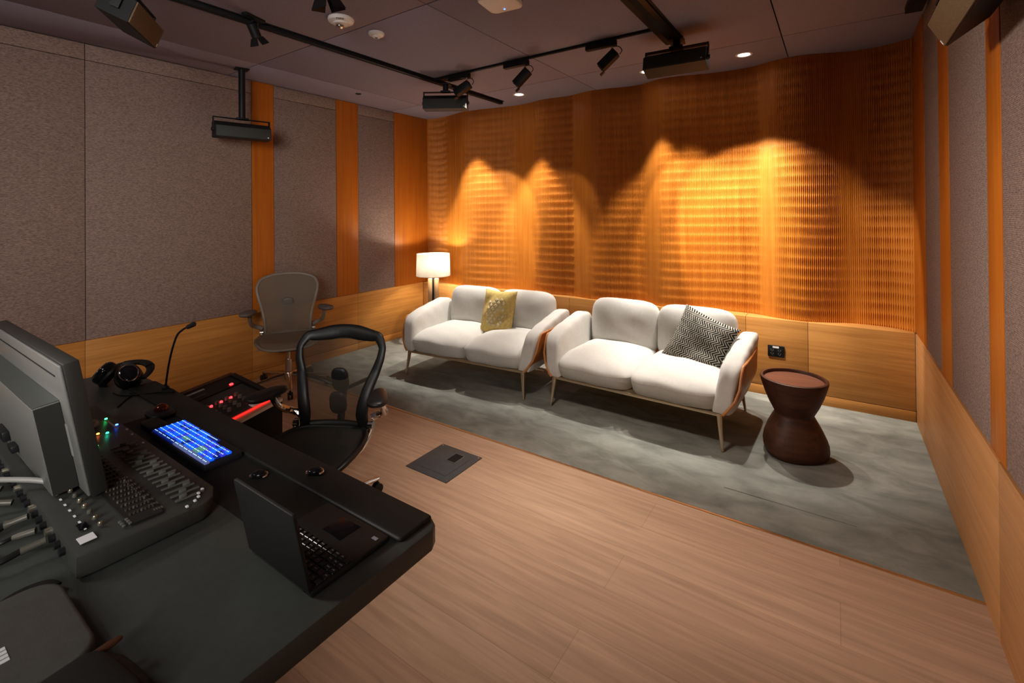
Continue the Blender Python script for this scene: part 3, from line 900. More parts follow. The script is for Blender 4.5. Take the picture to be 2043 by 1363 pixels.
# gain trims and connectors along the rear edge
for q in range(24):
    x = cx0 + .06 + q * .0385
    y = cy0 + .060
    p = cw(x, y, ctop(y))
    build('trim_knob', lathe([(.0052, 0), (.0050, .007), (.0042, .0085), (.0001, .0087)], 10, cap=False), M_['gold' if q % 3 else 'knob'], t, loc=p)
    build('socket', cyl(cw(x, cy0 + .004, .775), cw(x, cy0 - .010, .775), .0085, n=12), M_['gold' if q % 4 == 0 else 'blackp'], t)
    build('channel_mark', box(cw(x - .012, cy0 + .036, ctop(cy0 + .036)), (.010, .004, .0014)), M_['label'], t)
build('sticker', box(cw(cx1 - .055, cy0 + .028, ctop(cy0 + .028)), (.030, .028, .0016)), M_['label'], t)
for x, y, m in ((-1.99, .505, 'ledo'), (-1.885, .475, 'ledg'), (-1.975, .525, 'ledt'), (-2.12, .560, 'ledg'), (-2.03, .565, 'ledb'), (-2.02, .49, 'ledr')):
    build('status_light', lathe([(.0045, 0), (.004, .003), (.0001, .004)], 8, cap=False), M_[m], t, loc=cw(x, y, ctop(y)))
build('master_wheel', lathe([(.026, 0), (.026, .010), (.022, .016), (.0001, .017)], 20, cap=False), M_['greyplastic'], t, loc=cw(-2.085, .505, ctop(.505)))
build('scribble_strip', box(cw(-2.045, .556, ctop(.556) + .001), (.11, .005, .002)), M_['label'], t)
for i, (x, y) in enumerate(((-1.365, .556), (-1.352, .542), (-1.335, .535), (-1.322, .522), (-1.31, .50), (-1.90, .568), (-1.96, .572), (-1.80, .566))):
    build('button', box(cw(x, y, ctop(y) + .001), (.008, .006, .004), .001), M_['label'], t)
for i in range(6):
    build('button', box(cw(-1.365 + .012 * (i % 3), .385 + .012 * (i // 3), ctop(.39) + .001), (.007, .006, .004), .001), M_['fader'], t)
build('data_port', box(cw(cx1 - .115, cy0 + .035, ctop(cy0 + .035) + .001), (.03, .018, .004), .002), M_['screen'], t)

# ------------------------------------------------------------------ monitor, seen from behind
t = thing('monitor', 'wide grey computer monitor seen from behind, leaning back over the console', 'monitor', (-1.945, .382, .797))
t.rotation_euler = (math.radians(9.2), 0, 0)
build('panel', bx(-.405, .405, -.002, .030, 0, .352, .003), M_['greydark'], t)
build('back_cover', bx(-.402, .398, -.008, -.0015, .004, .348, .003), M_['greyplastic'], t)
build('screen', bx(-.395, .395, .0295, .031, .015, .34), M_['screen'], t)
hs = build('rear_housing', prism([(-.39, -.058), (.322, -.058), (.330, -.008), (-.39, -.008)], .012, .245, .004), M_['greyplastic'], t)
build('housing_top', prism([(-.388, -.0565), (.320, -.0565), (.328, -.009), (-.388, -.009)], .244, .2475), M_['desk'], hs)
build('housing_side', prism([(.3225, -.056), (.326, -.056), (.3345, -.009), (.331, -.009)], .014, .243), M_['greydark'], hs)
vt = G(); vt.add(bx(-.38, .345, -.0092, -.0075, .312, .316))
build('vent_slot', vt, M_['slot'], t)
lb = build('edge_strip', bx(.336, .348, -.0098, -.0078, .10, .185), M_['cablegrey'], t); lb['label'] = 'pale strip'  # thin pale strip beside the rear housing
build('port_block', box((-.15, -.066, .06), (.10, .016, .03), .003), M_['blackp'], hs); build('port_block', box((-.02, -.066, .05), (.05, .016, .02), .003), M_['blackp'], hs)

# ------------------------------------------------------------------ keyboard with lit keys
t = thing('lit_keyboard', 'black keyboard with glowing blue keys in front of the console', 'keyboard', (-1.745, .688, DZ))
KW, KD = .202, .0555
build('case', prism(rrect(-KW, KW, -KD, KD, .005, 2), .001, .021, .002), M_['kbody'], t)
def key_mesh(name, w, m):
    g = G(); g.add(box((0, 0, .0035), (w, .0148, .007), .0014, 1)); 
    k_ = int(max(1, round(w / .009)))
    for i in range(k_): g.add(box(((i - (k_ - 1) / 2) * .009, -.001, .0073), (.0042, .0021, .0012)), 1)
    me_ = bpy.data.meshes.new(name); me_.from_pydata(g.v, [], g.f); me_.materials.append(M_[m]); me_.materials.append(M_['legend']); me_.polygons.foreach_set('material_index', g.m)
    return me_
KM = {}
cols = ['kblue', 'kblue', 'kblue', 'kblue2', 'kdark', 'kblue', 'kblue', 'kblue2']
nk = 0
for r_ in range(6):
    y = -KD + .0115 + r_ * .0165          # row 0 is nearest the console (function keys)
    x = -KW + .008
    while x < KW - .012 and nk < 99:
        w = .0195
        if r_ == 5 and abs(x) < .05: w = .044
        if r_ == 0: w = .032
        if x + w > KW - .004: w = KW - .004 - x
        m = random.choice(cols)
        if r_ == 0: m = 'kgrey' if x > -.05 else random.choice(['kdark', 'kblue'])
        if r_ in (1, 2) and .05 < x < .11: m = 'kgreen'
        if r_ == 2 and -.06 < x < -.03: m = 'kgreen'
        if r_ == 5 and (x > .0): m = 'kdark'
        kk = (round(w, 4), m)
        if kk not in KM: KM[kk] = key_mesh('key', w - .0016, m)
        o = bpy.data.objects.new('key', KM[kk]); COL.objects.link(o); o.parent = t; o.location = (x + w / 2, y, .021)
        nk += 1; x += w + .0008

# ------------------------------------------------------------------ trackball, rings, headphones, gooseneck mic
t = thing('trackball', 'small copper coloured trackball on a black base behind the lit keyboard', 'trackball', (-2.125, .722, DZ))
build('base', sup((.055, .042, .012), 3, 2.6, 10, c=(0, 0, .0125)), M_['kbody'], t)
build('ball', sup((.023, .023, .021), 2, 2, 10, c=(0, .004, .026)), M_['copper'], t)
t = thing('wrist_pad', 'black rest pad beside the lit keyboard under the trackball', 'pad', (-2.03, .672, DZ))
build('pad', sup((.062, .030, .010), 4, 3, 8, c=(0, 0, .0105)), M_['leatherblack'], t)

def ring_clip(label, x, y, z, a):
    t = thing('desk_ring', label, 'ring', (x, y, z), a, 'small chrome rings on the desk'); t.scale = (1.2, 1.2, 1.2)
    arc = [(.0155 * math.cos(q), .019 * math.sin(q), .004) for q in np.linspace(-.75 * PI, .75 * PI, 20)]
    build('rim', tube(arc, .003, 8), M_['chrome'], t)
    build('plug', sup((.014, .0165, .007), 2.2, 2.6, 8, c=(0, 0, .0072)), M_['glossblack'], t)
ring_clip('small black puck with chrome rim on the desk next to the console corner', -1.391, .715, DZ, 2.2)
ring_clip('small black puck with chrome rim on the arm rest near the chair', -1.255, .806, DZ + .009, 2.2)

t = thing('headphones', 'black over-ear headphones lying on the far left end of the desk', 'headphones', (-2.655, .735, DZ + .008), .35); t.scale = (1.14,) * 3
for s, ang in ((-1, .35), (1, 1.0)):
    px = s * .062
    e = build('ear_cup', sup((.047, .040, .026), 2.2, 2.6, 10), M_['glossblack'], t, loc=(px, .004, .042), rot=(.5, s * .75, 0))
    p = build('ear_pad', tube([(.036 * math.cos(q), .031 * math.sin(q), -.020) for q in np.linspace(0, 2 * PI, 20)[:-1]], .014, 8, closed=True), M_['leatherblack'], e)
    build('cup_ring', tube([(.035 * math.cos(q), .029 * math.sin(q), .0215) for q in np.linspace(0, 2 * PI, 24)[:-1]], .0022, 6, closed=True), M_['chrome'], e)
arc = [(.112 * math.cos(q), .02 + .10 * math.sin(q) * .8, .030 + .030 * math.sin(q)) for q in np.linspace(.0, PI, 18)]
build('headband', tube(arc, .011, 8, flat=(.5, 1.3)), M_['leatherblack'], t)
build('headband_pad', tube(arc[5:13], .014, 8, flat=(.7, 1.2)), M_['leatherblack'], t)
pts = []
for i in range(90):
    q = i / 90 * 9 * 2 * PI; pts.append((-.10 - .0009 * i, -.055 + .009 * math.cos(q) - .0002 * i, .012 + .009 * math.sin(q)))
build('coiled_cord', tube(pts, .0024, 5), M_['rubber'], t)
build('jack', G().add(cyl((-.155, -.075, .010), (-.115, -.062, .010), .006, n=10)).add(cyl((-.155, -.075, .010), (-.185, -.086, .010), .003, n=8)), M_['chrome'], t)

cbl = build('headphone_cable', tube(smooth_path([(-2.56, .70, DZ + .004), (-2.48, .72, DZ + .0035), (-2.38, .80, DZ + .0125), (-2.33, .845, DZ + .013), (-2.395, .848, DZ + .013)], 10), .0028, 6), M_['rubber'])
tag(cbl, 'thin black cable crossing the desk between headphones and gooseneck', 'cable')
cbl2 = build('desk_cable', tube(smooth_path([(-2.36, .66, DZ + .0035), (-2.42, .70, DZ + .0035), (-2.47, .74, DZ + .003), (-2.50, .742, DZ + .0035)], 10), .0028, 6), M_['rubber'])
tag(cbl2, 'short black cable lying on the desk left of the trackball', 'cable')

t = thing('gooseneck_microphone', 'slim black gooseneck microphone rising from the back edge of the desk', 'microphone', (-2.415, .842, DZ + .009))
build('base', lathe([(.014, 0), (.014, .006), (.007, .012), (.005, .02)], 16), M_['black'], t)
neck = smooth_path([(0, 0, .01), (.03, 0, .10), (.065, .002, .18), (.105, .006, .245), (.15, .012, .275), (.185, .014, .288)], 8)
build('neck', tube(neck, .0042, 8), M_['black'], t)
build('capsule', tube([(.182, .014, .286), (.19, .0145, .290), (.235, .017, .306), (.242, .0175, .309)], [.006, .0095, .0105, .007], 12), M_['blackp'], t)

# ------------------------------------------------------------------ laptop seen from behind
t = thing('laptop', 'small black open laptop seen from behind near the desk corner', 'laptop', (-.978, .545, DZ))
LW, LD = .117, .196
b = build('base', prism(rrect(-LW, LW, 0, LD, .006, 3), .001, .014, .002), M_['laptopm'], t)
for r_ in range(5):
    for q in range(12):
        x = LW - .014 - q * .0178; y = .022 + r_ * .0175
        build('key', box((x, y, .0148), (.0145, .0138, .003), .001, 1), M_['keycap'], b)
lg = G()
for r_ in range(5):
    for q in range(12):
        if (q * 5 + r_ * 3) % 4 == 0: continue
        x = LW - .014 - q * .0178; y = .022 + r_ * .0175
        lg.add(box((x + .001, y + .001, .0166), (.0058 if (q + r_) % 3 else .009, .0022, .0006)))
kl = build('key_legends', lg, M_['keyglint'], b); kl['kind'] = 'stuff'
build('touchpad', bx(-.035, .035, .122, .180, .0135, .0148, .0005), M_['screen'], b)
build('badge', bx(.088, .104, .168, .176, .0138, .0148), M_['keyglint'], b)
ld = build('lid', prism(rrect(-LW, LW, 0, .175, .007, 3), -.004, .003, .001), M_['laptopm'], t, loc=(0, -.002, .012), rot=(math.radians(90 + 11), 0, 0))
build('screen', bx(-LW + .006, LW - .006, .008, .166, -.0055, -.0042), M_['screen'], ld)
build('hinge', cyl((-LW + .02, 0, .012), (LW - .02, 0, .012), .0055, n=10), M_['laptopm'], t)

# ------------------------------------------------------------------ things at the near left corner of the desk
t = thing('laptop_case', 'flat grey rounded case at the near left corner of the desk', 'case', (-1.172, .08, DZ))
build('shell', prism(rrect(-.143, .143, -.17, .188, .052, 6), .010, .034, .008, 3), M_['notebook'], t)
build('shaded_under_shell', prism(rrect(-.139, .139, -.166, .184, .05, 6), 0, .0105), M_['tan'], t)  # dark brown: the shadow on the case's side, put into its colour
g = G()
for i in range(4): g.add(box((.010 + .011 * i, .075, .0345), (.0075, .035, .0015)))
build('striped_label', g, M_['label'], t)
build('carry_loop', tube(smooth_path([(-.150, .10, .014), (-.165, .125, .016), (-.168, .155, .016), (-.155, .178, .016), (-.135, .186, .014)], 6), .008, 8, flat=(.5, 1.2)), M_['leatherblack'], t)
t = thing('pouch', 'black soft pouch beside the grey case at the bottom edge of the photo', 'pouch', (-.925, .155, DZ), .12)
build('body', sup((.090, .135, .024), 4.5, 2.8, 12, c=(0, 0, .0245)), M_['leatherblack'], t)
build('flap', sup((.084, .050, .005), 4.5, 2.6, 10, c=(0, .065, .046)), M_['leatherblack'], t)
pt_ = build('brown_tab', sup((.008, .030, .004), 3, 2.5, 8, c=(-.075, .115, .040)), M_['tan'], t); pt_['label'] = 'small brown tab'  # small plain brown tab near the pouch edge
# ------------------------------------------------------------------ cables behind the console
def cable(label, pts, r, m, plug=True):
    t = thing('cable', label, 'cable', pts[0], 0)
    P = [tuple(Vector(p) - Vector(pts[0])) for p in pts]
    build('cord', tube(smooth_path(P, 8), r, 8), M_[m], t)
    if plug:
        d = (Vector(P[0]) - Vector(P[1])).normalized()
        build('plug', G().add(tube([(0, 0, 0), tuple(d * .012), tuple(d * .04)], [r * 1.2, .0075, .0075], 12)), M_['knob'], t)
S_ = lambda q: (cx0 + .06 + q * .0385, cy0 - .052, .775)
def so_(q): return cx0 + .06 + q * .0385
cable('grey cable arching over the back of the mixing console', [(-1.690, .338, .808), (-1.715, .305, .822), (-1.78, .25, .828), (-1.90, .215, .80), (-2.02, .22, .765), (-2.3, .16, .748)], .0065, 'cablegrey')
cable('black cable from the console socket nearest the white sticker', [(so_(21), cy0 - .055, .775), (so_(21) - .01, cy0 - .11, .768), (-1.62, .12, .748), (-1.9, .03, .748)], .007, 'rubber')
cable('thick black cable running left from the middle console sockets', [(so_(17), cy0 - .055, .775), (so_(17) - .02, cy0 - .10, .765), (-1.85, .16, .752), (-2.2, .09, .752)], .009, 'rubber')
cable('thin black cable from the console curling toward the case', [(so_(19), cy0 - .055, .775), (so_(19) - .02, cy0 - .09, .77), (-1.75, .15, .7465), (-1.60, .08, .7465), (-1.75, -.05, .7465)], .0045, 'rubber')
cable('dark green cable from the left console sockets to behind the monitor', [(so_(13), cy0 - .055, .775), (so_(13) - .03, cy0 - .10, .785), (-2.05, .20, .80), (-2.25, .19, .79), (-2.5, .12, .748)], .007, 'rubber')
cable('black cable looped beside the monitor port block', [(so_(10), cy0 - .055, .775), (so_(10) - .05, .18, .79), (-2.15, .215, .85), (-2.28, .20, .88), (-2.45, .12, .748)], .006, 'rubber')

# ================================================================== EQUIPMENT RACK (slanted gear top)
LB, RB = Vector((-2.906, 1.335, .57)), Vector((-2.461, 1.392, .50))
e_ = Vector((.335, -.942, 0)).normalized()
root = Vector((-2.62, 1.13, 0))
up_ = (RB - LB).cross(e_).normalized()
if up_.z < 0: up_ = -up_
def Q(u, v, h=0.0): return tuple(LB + (RB - LB) * u + e_ * (.47 * v) + up_ * h - root)
def qbox(u0, u1, v0, v1, h0, h1):
    V = [Q(u, v, h) for u in (u0, u1) for v in (v0, v1) for h in (h0, h1)]
    return V, [(0, 1, 3, 2), (4, 6, 7, 5), (0, 4, 5, 1), (2, 3, 7, 6), (0, 2, 6, 4), (1, 5, 7, 3)]
t = thing('equipment_rack', 'low rack of red-lit audio gear behind the desk by the chair', 'rack', tuple(root))
top = [Q(0, 0), Q(1, 0), Q(1, 1), Q(0, 1)]
bot = [(x, y, 0) for x, y, z in top]
build('cabinet', (top + bot, [(0, 1, 2, 3), (4, 7, 6, 5), (0, 4, 5, 1), (1, 5, 6, 2), (2, 6, 7, 3), (3, 7, 4, 0)]), M_['slot'], t)  # sides near black: the shadow over them is put into the colour
build('side_rail', qbox(0, .055, 0, 1, 0, .02), M_['tablew'], t)
build('side_rail', qbox(.945, 1.0, 0, 1, 0, .018), M_['alu'], t)
build('rear_rail', qbox(.055, .945, -.02, .05, -.01, .022), M_['black'], t)
m1 = build('gear_module', qbox(.06, .30, .06, .98, 0, .016), M_['black'], t)
build('paper_strip', qbox(.105, .135, .45, .95, .016, .018), M_['cablegrey'], m1)
build('indicator', qbox(.245, .275, .16, .20, .016, .021), M_['ledr'], m1)
build('engraving', qbox(.215, .235, .5, .85, .016, .0172), M_['darkprint'], m1)
m2 = build('gear_module', qbox(.305, .47, .06, .98, -.004, .010), M_['grille'], t)
m3 = build('gear_module', qbox(.475, .80, .06, .98, 0, .014), M_['greydark'], t)
for i in range(6):
    for j in range(4):
        v = .30 + .125 * i; u = .52 + .075 * j
        p = Q(u, v, .014)
        build('knob', G().add((lambda R: ([(R[0][k][0], R[0][k][1], R[0][k][2]) for k in range(len(R[0]))], R[1]))(lathe([(.011, 0), (.009, .016), (.0001, .017)], 10, cap=False)), 0, Matrix.Translation(p)), M_['fader' if (i + j) % 2 else 'knob'], m3)
for i in range(5): build('indicator', qbox(.50 + .012, .50 + .034, .36 + .125 * i, .385 + .125 * i, .014, .022), M_['ledr'], m3)
for i, (u, v) in enumerate(((.775, .88), (.78, .93), (.76, .95), (.79, .97), (.81, .92))): build('indicator', qbox(u, u + .018, v, v + .022, .014, .020), M_['ledy'], m3)
m4 = build('gear_module', qbox(.805, .900, .10, .34, .010, .022), M_['white'], t)
build('indicator', qbox(.85, .87, .15, .18, .022, .026), M_['ledg'], m4)
m5 = build('gear_module', qbox(.805, .94, .31, .99, .0, .014), M_['greydark'], t)
build('red_panel', qbox(.885, .94, .06, .98, .014, .018), M_['reddim'], t)
build('red_strip', qbox(.918, .938, .06, .98, .018, .023), M_['redbar'], t)

# ================================================================== WALL OUTLET, FLOOR BOX
t = thing('wall_outlet', 'black double power outlet with a white label on the back wainscot', 'outlet', (-.407, YB, .371))
build('plate', bx(-.058, .058, -.014, .0, -.045, .045, .003), M_['outlet'], t)
build('paper_tag', bx(-.022, .022, -.0155, -.0138, .026, .040), M_['label'], t)
for sx in (-.026, .026):
    g = G()
    g.add(bx(sx - .020, sx + .020, -.0165, -.0135, -.036, .020, .004))
    o = build('socket', g, M_['outlet'], t)
    q = G()
    for zz in (-.022, .006):
        q.add(bx(sx - .009, sx - .0065, -.0172, -.0162, zz, zz + .009)); q.add(bx(sx + .0065, sx + .009, -.0172, -.0162, zz, zz + .009)); q.add(bx(sx - .002, sx + .002, -.0172, -.0162, zz - .007, zz - .004))
    build('contacts', q, M_['cablegrey'], o)

t = thing('floor_box', 'square dark metal floor box with a small open cable flap', 'floor box', (-1.962, 2.118, 0))
g = G()
g.add(bx(-.162, .162, -.162, .162, .0, .004, .001))
build('plate', g, M_['boxplate'], t)
build('lid', bx(-.100, .115, -.115, .105, .004, .0055, .0005), M_['boxplate'], t)
build('flap_opening', bx(.0, .062, .02, .105, .0054, .0068), M_['slot'], t)
build('flap_rim', tube([(-.004, .016, .0062), (.066, .016, .0062), (.066, .109, .0062), (-.004, .109, .0062)], .003, 6, closed=True), M_['greyplastic'], t)
for x in (-.145, .145):
    for y in (-.145, .145): build('screw', lathe([(.005, 0), (.004, .0012), (.0001, .0014)], 10, cap=False), M_['chrome'], t, loc=(x, y, .004))

# ================================================================== CEILING: RAILS
def rail(label, x0, x1, y0, y1, z0, mat='black', kind='track'):
    t = thing('ceiling_track', label, 'track', ((x0 + x1) / 2, (y0 + y1) / 2, ZC))
    w, d, h = (x1 - x0) / 2, (y1 - y0) / 2, ZC - z0
    build('profile', bx(-w, w, -d, d, -h, 0, .003), M_[mat], t)
    if w < d:
        build('flange', bx(w, w + .012, -d, d, -.006, 0), M_[mat], t)
        build('groove', bx(-w * .35, w * .35, -d + .01, d - .01, -h - .001, -h + .002), M_['slot'], t)
    else:
        build('groove', bx(-w + .01, w - .01, -d * .35, d * .35, -h - .001, -h + .002), M_['slot'], t)
    return t
rail('long black ceiling track on the left running toward the rippled wall', -3.045, -3.000, .25, 4.22, 2.700)
rail('slim black lighting track crossing the ceiling in front of the rippled wall', -3.0, -1.0, 3.128, 3.150, 2.712)
rail('wide black ceiling track on the right holding a speaker', -1.005, -.885, .9, 3.47, 2.712)
rail('black ceiling track in the right corner by the fabric wall', .36, .442, 1.2, 3.72, 2.690)

# ================================================================== SPEAKERS
def make_speaker(label):
    """local frame: grille looks along -y, long side along x, hung from the bracket above"""
    t = thing('ceiling_speaker', label, 'speaker', group='ceiling speakers')
    w, h, d = .205, .064, .075
    prof = [(-d, -h), (-d, h * .42), (-d * .45, h), (d, h), (d, -h * .8), (d * .8, -h)]
    V = [(s * w, y, z) for s in (-1, 1) for y, z in prof]; n = len(prof)
    F = [tuple(range(n)), tuple(range(2 * n - 1, n - 1, -1))] + [(i, n + i, n + (i + 1) % n, (i + 1) % n) for i in range(n)]
    cb = build('cabinet', (V, F), M_['spk'], t, angle=20)
    build('grille', bx(-w + .004, w - .004, -d - .006, -d, -h + .003, h * .42 - .003, .002), M_['grille'], t)
    build('badge', bx(w - .030, w - .020, -d - .0075, -d - .0055, -h + .014, -h + .022), M_['label'], t)
    g = G()
    zb = h + .034
    g.add(bx(-w - .006, w + .006, -.016, .016, zb, zb + .006)); 
    for s in (-1, 1): g.add(bx(s * (w + .004) - .003, s * (w + .004) + .003, -.018, .018, -.01, zb + .006))
    build('bracket', g, M_['black'], t)
    for s in (-1, 1): build('knob', cyl((s * (w + .006), 0, 0), (s * (w + .018), 0, 0), .014, n=14), M_['blackp'], t)
    return t
sp = make_speaker('black speaker hung on a pole beside the left fabric wall')
sp.location = (-4.10, 1.985, 2.205); sp.rotation_euler = (math.radians(0), 0, math.radians(77))
pole = lambda t, h: build('pole', G().add(cyl((0, 0, .10), (0, 0, h - .008), .026, n=14)).add(bx(-.045, .045, -.03, .03, .098, .112, .003)).add(bx(-.05, .05, -.05, .05, h - .008, h, .002)), M_['black'], t)
spB = copy_tree(sp); spC = copy_tree(sp)
pole(sp, ZC - 2.205)
spB['label'] = 'black speaker hung from the left ceiling track near the rippled wall'
spB.location = (-2.955, 3.245, 2.520); spB.rotation_euler = (0, 0, math.radians(33)); spB.scale = (.97, 1, 1)
pole(spB, (2.70 - 2.525))
spC['label'] = 'black speaker hung from the end of the wide right ceiling track'
spC.location = (-.90, 3.33, 2.535); spC.rotation_euler = (math.radians(-14), 0, math.radians(3))
pole(spC, (2.700 - 2.535))

def make_box_speaker(label, M, w, h, d, gr, side):
    t = thing('ceiling_speaker', label, 'speaker', group='ceiling speakers')
    t.matrix_world = M
    V, F = bx(-w, w, 0, d, -h, h)
    V = [(x * (1 - .12 * (y > .01)), y, z * (1 - .30 * (y > .01))) for x, y, z in V]
    build('cabinet', (V, F), M_['spk'], t, angle=20)
    build('grille', bx(-w + .003, w - .003, -.008, 0, -h + .003, h - .003, .002), M_[gr], t)
    bxa = sorted((side * (w - .018), side * (w - .012))); build('badge', bx(bxa[0], bxa[1], -.0095, -.0075, -h + .010, -h + .026), M_['label'], t)
    g = G()
    for s in (-1, 1): g.add(bx(s * (w + .003) - .003, s * (w + .003) + .003, d * .35, d * .6, -.012, h + .05))
    g.add(bx(-w - .006, w + .006, d * .35, d * .6, h + .044, h + .05))
    build('bracket', g, M_['black'], t)
    return t

# ================================================================== TRACK SPOTLIGHTS
def make_track_spot(label, x, y, aim, rz):
    t = thing('track_spotlight', label, 'spotlight', (x, y, 2.712), rz, 'track spotlights')
    build('adapter', bx(-.115, .115, -.021, .021, -.040, .0, .004), M_['black'], t)
    build('stem', cyl((.085, 0, -.078), (.085, 0, -.04), .008, n=10), M_['chrome'], t)
    Mh = tr(.085, 0, -.085) @ rotm('Z', aim[1]) @ rotm('Y', aim[0])
    h = build('lamp_head', G().add(box((-.055, 0, -.02), (.15, .07, .065), .006)), M_['black'], t); h.matrix_local = Mh
    build('lens', lathe([(.0001, 0), (.026, 0), (.026, -.004), (.0001, -.004)], 18, cap=False), M_['screen'], h, loc=(-.131, 0, -.02), rot=(0, PI / 2, 0))
    build('barn_door', G().add(bx(-.165, -.128, -.022, .022, -.062, -.058)), M_['black'], h)
    build('side_plate', bx(-.12, .012, .0355, .038, -.05, .010), M_['tablew'], h)
    build('cord', tube(smooth_path([(.085, 0, -.045), (.13, .01, -.05), (.15, .015, -.08), (.135, .01, -.105)], 6), .003, 6), M_['rubber'], t)
    return t
make_track_spot('track spotlight hidden partly behind the left hanging speaker', -2.70, 3.139, (-.5, .3), 0)
make_track_spot('middle track spotlight on the slim track, with its flap folded down', -2.10, 3.139, (-.78, .35), 0)
make_track_spot('track spotlight on the slim track nearest the wide right track', -1.37, 3.139, (-.72, .25), 0)

def make_barn_spot(label, x, y, z0, rz, tilt, s=1.0):
    t = thing('stage_spotlight', label, 'spotlight', (x, y, z0), rz, 'barn door spotlights'); t.scale = (s, s, s)
    build('adapter', bx(-.03, .03, -.10, .10, -.04, 0, .004), M_['black'], t)
    build('yoke', tube(smooth_path([(-.045, 0, -.13), (-.045, 0, -.075), (0, 0, -.045), (.045, 0, -.075), (.045, 0, -.13)], 6), .006, 8), M_['black'], t)
    h = build('lamp_head', lathe([(.034, .055), (.04, .05), (.04, -.06), (.034, -.066), (.034, -.05), (.0001, -.05)], 20, cap=False), M_['black'], t)
    h.matrix_local = tr(0, 0, -.13) @ rotm('X', tilt)
    for i in range(4):
        a = i * PI / 2
        d = build('barn_door', ([(-.034, 0, 0), (.034, 0, 0), (.045, .03, -.06), (-.045, .03, -.06)], [(0, 1, 2, 3)]), M_['black'], h)
        d.matrix_local = rotm('Z', a) @ tr(0, .036, -.064)
    return t
make_barn_spot('barn door spotlight on the long left ceiling track', -2.958, 1.505, 2.742, .3, .55, .72)
make_barn_spot('barn door spotlight cut off by the top edge near the fire alarm', -1.98, 1.335, 2.731, .2, .25)

# box speakers at the top corners
make_box_speaker('black speaker at the top left corner of the photo with a brown lit face', frame((-2.965, .955, 2.495), (-.827, .562, 0), (-.517, -.76, .33)), .195, .058, .15, 'grille2', 1)
make_box_speaker('brown grille speaker mounted high on the right fabric wall', frame((.307, 2.005, 2.122), (0, -1, 0), (.89, 0, .45)), .235, .052, .125, 'grille2', -1)

# ================================================================== CEILING DEVICES
t = thing('fire_alarm', 'round white fire alarm strobe on the ceiling marked FIRE', 'alarm', (-2.547, 1.836, ZC))
build('body', lathe([(.0001, 0), (.078, 0), (.080, -.010), (.074, -.022), (.050, -.030), (.046, -.038), (.0001, -.042)], 36, cap=False), M_['white'], t)
build('strobe_lens', sup((.022, .022, .022), 3, 2.6, 8, c=(.0, -.01, -.046)), M_['chrome'], t)
cu = bpy.data.curves.new('FIRE', 'FONT'); cu.body = 'FIRE'; cu.size = .026; cu.align_x = 'CENTER'; cu.extrude = .0006
to = bpy.data.objects.new('tmp', cu); COL.objects.link(to)
bpy.context.view_layer.update()
me_t = bpy.data.meshes.new_from_object(to.evaluated_get(bpy.context.evaluated_depsgraph_get()))
bpy.data.objects.remove(to)
tx = bpy.data.objects.new('lettering', me_t); COL.objects.link(tx); me_t.materials.clear(); me_t.materials.append(M_['darkprint'])
tx.parent = t
ang = yaw + .25
# letters read from below, from the camera side
Mt = Matrix.Identity(4)
rd = Vector((math.cos(ang), math.sin(ang), 0)); fd = Vector((-math.sin(ang), math.cos(ang), 0))
Mt = Matrix((rd, -fd, Vector((0, 0, -1)))).transposed().to_4x4()
Mt.translation = Vector((0, 0, -.0275)) + fd * (-.064)
tilt = rotm('X', 0.0)
tx.matrix_local = Mt @ tilt

t = thing('smoke_detector', 'small round white smoke detector on the ceiling beside the fire alarm', 'detector', (-2.553, 2.117, ZC))
build('body', lathe([(.0001, 0), (.052, 0), (.053, -.010), (.046, -.020), (.026, -.024), (.024, -.034), (.0001, -.036)], 30, cap=False), M_['white'], t)
build('sensor_dot', lathe([(.0001, 0), (.010, 0), (.009, -.003), (.0001, -.003)], 12, cap=False), M_['knob'], t, loc=(.0, -.0, -.035))
t = thing('ceiling_sensor', 'tiny dark round sensor recessed in the ceiling near the left wall', 'sensor', (-3.997, 3.08, ZC))
build('rim', lathe([(.0001, 0), (.030, 0), (.030, -.004), (.020, -.004), (.018, -.001), (.0001, -.001)], 20, cap=False), M_['blackp'], t)
t = thing('access_point', 'white rounded square wireless access point cut off by the top edge', 'access point', (-1.575, 2.195, ZC), .12)
build('body', prism(rrect(-.105, .105, -.105, .105, .04, 6), -.034, 0, .010, 3), M_['white'], t)
build('status_light', lathe([(.0001, 0), (.005, 0), (.005, -.002), (.0001, -.002)], 10, cap=False), M_['ledb'], t, loc=(-.005, .062, -.034))

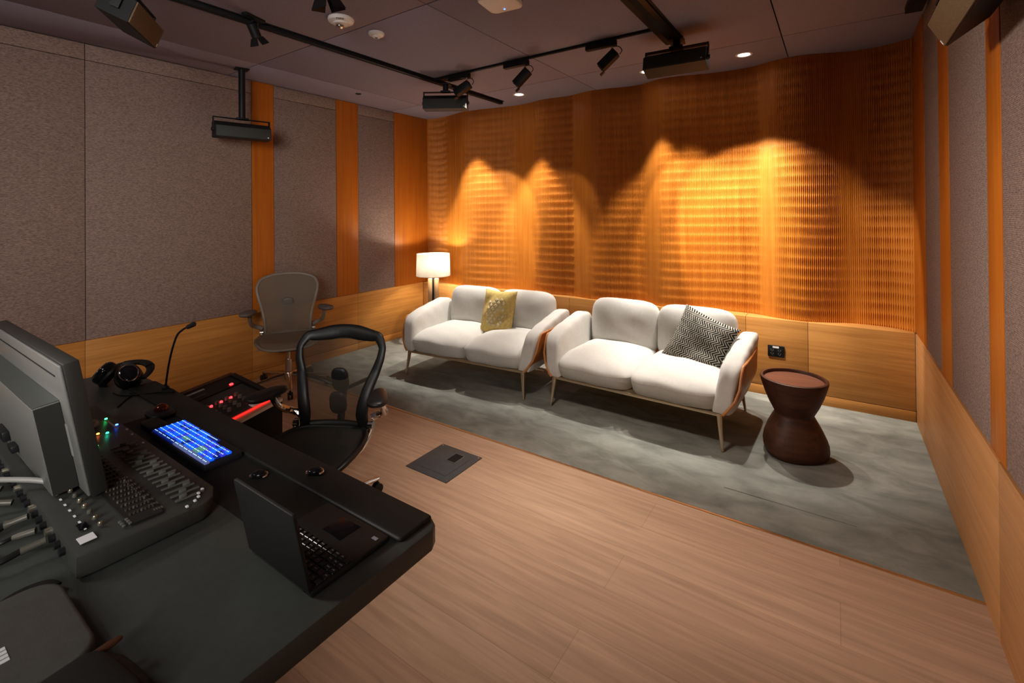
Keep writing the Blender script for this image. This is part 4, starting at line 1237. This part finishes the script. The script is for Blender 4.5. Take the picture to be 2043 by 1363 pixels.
# ================================================================== DOWNLIGHTS + LIGHTING
def light(name, kind, loc_, energy, col=(1, .93, .82), **kw):
    l = bpy.data.lights.new(name, kind); l.energy = energy; l.color = col
    for k_, v_ in kw.items(): setattr(l, k_, v_)
    o = bpy.data.objects.new(name, l); COL.objects.link(o); o.location = loc_; return o
WARM = (1, .86, .68)
dls = [(-3.45, 4.07, 92, 'recessed ceiling downlight hidden behind the left hanging speaker'), (-2.69, 4.07, 95, 'lit recessed ceiling downlight above the left sofa'),
       (-1.349, 4.07, 68, 'lit recessed downlight half hidden behind the right hanging speaker'), (-.58, 4.085, 92, 'lit recessed ceiling downlight nearest the right corner'),
       (-.98, 4.075, 52, 'added unseen downlight above the right hanging speaker')]  # last one is added, unseen, to even out the wall's light scallops
for x, y, e, lab in dls:
    t = thing('downlight', lab, 'downlight', (x, y, ZC), group='downlights along the rippled wall')
    build('ring', lathe([(.040, 0), (.062, 0), (.062, -.004), (.048, -.006), (.040, -.001)], 32, cap=False), M_['white'], t)
    build('lens', lathe([(.0001, -.002), (.041, -.002)], 28, cap=False), M_['dlens'], t)
    light('downlight_beam', 'SPOT', (x, y, ZC - .02), e, (1, .945, .87), spot_size=math.radians(60), spot_blend=.4, shadow_soft_size=.022)
for hx, ax, az, e, sz in ((-2.62, -3.30, 1.32, 62, 42), (-2.02, -2.50, 1.28, 16, 42), (-1.29, -.92, 1.24, 45, 46), (-1.29, -.45, 1.30, 115, 48)):
    o = light('track_beam', 'SPOT', (hx, 3.20, 2.585), e, (1, .90, .74), spot_size=math.radians(sz), spot_blend=.25, shadow_soft_size=.02)
    o.rotation_euler = (Vector((ax, 4.38, az)) - Vector((hx, 3.20, 2.585))).to_track_quat('-Z', 'Y').to_euler()
light('lamp_glow', 'POINT', (-3.905 + .05, 4.05, .945), 15, (1, .92, .80), shadow_soft_size=.03)
# added fill lights out of view, without fixtures, lifting walls, floor and desk
def area(loc_, aim, e, size, spread, col=(1, .93, .86)):
    o = light('fill_light', 'AREA', loc_, e, col, shape='DISK', size=size)
    o.data.spread = math.radians(spread)
    o.rotation_euler = (Vector(aim) - Vector(loc_)).to_track_quat('-Z', 'Y').to_euler(); return o
area((.0, -1.6, 2.2), (-4.37, 1.6, 1.5), 15, 1.6, 75, (1, .96, .93))
area((-1.35, 1.7, ZC - .03), (-1.2, 2.3, 0), 5, .35, 66, (1, .89, .79))
area((-3.2, -1.0, 2.55), (.46, 1.9, 1.3), 10, .8, 42)
area((-2.6, -.9, ZC - .03), (-2.4, -.1, 0), 4.5, .4, 130)

w = bpy.data.worlds.new('world'); scene.world = w; w.use_nodes = True
w.node_tree.nodes['Background'].inputs['Color'].default_value = (.02, .018, .016, 1)
w.node_tree.nodes['Background'].inputs['Strength'].default_value = 1

scene.view_settings.view_transform = 'Standard'
scene.view_settings.look = 'Medium High Contrast'
scene.view_settings.exposure = 0.8
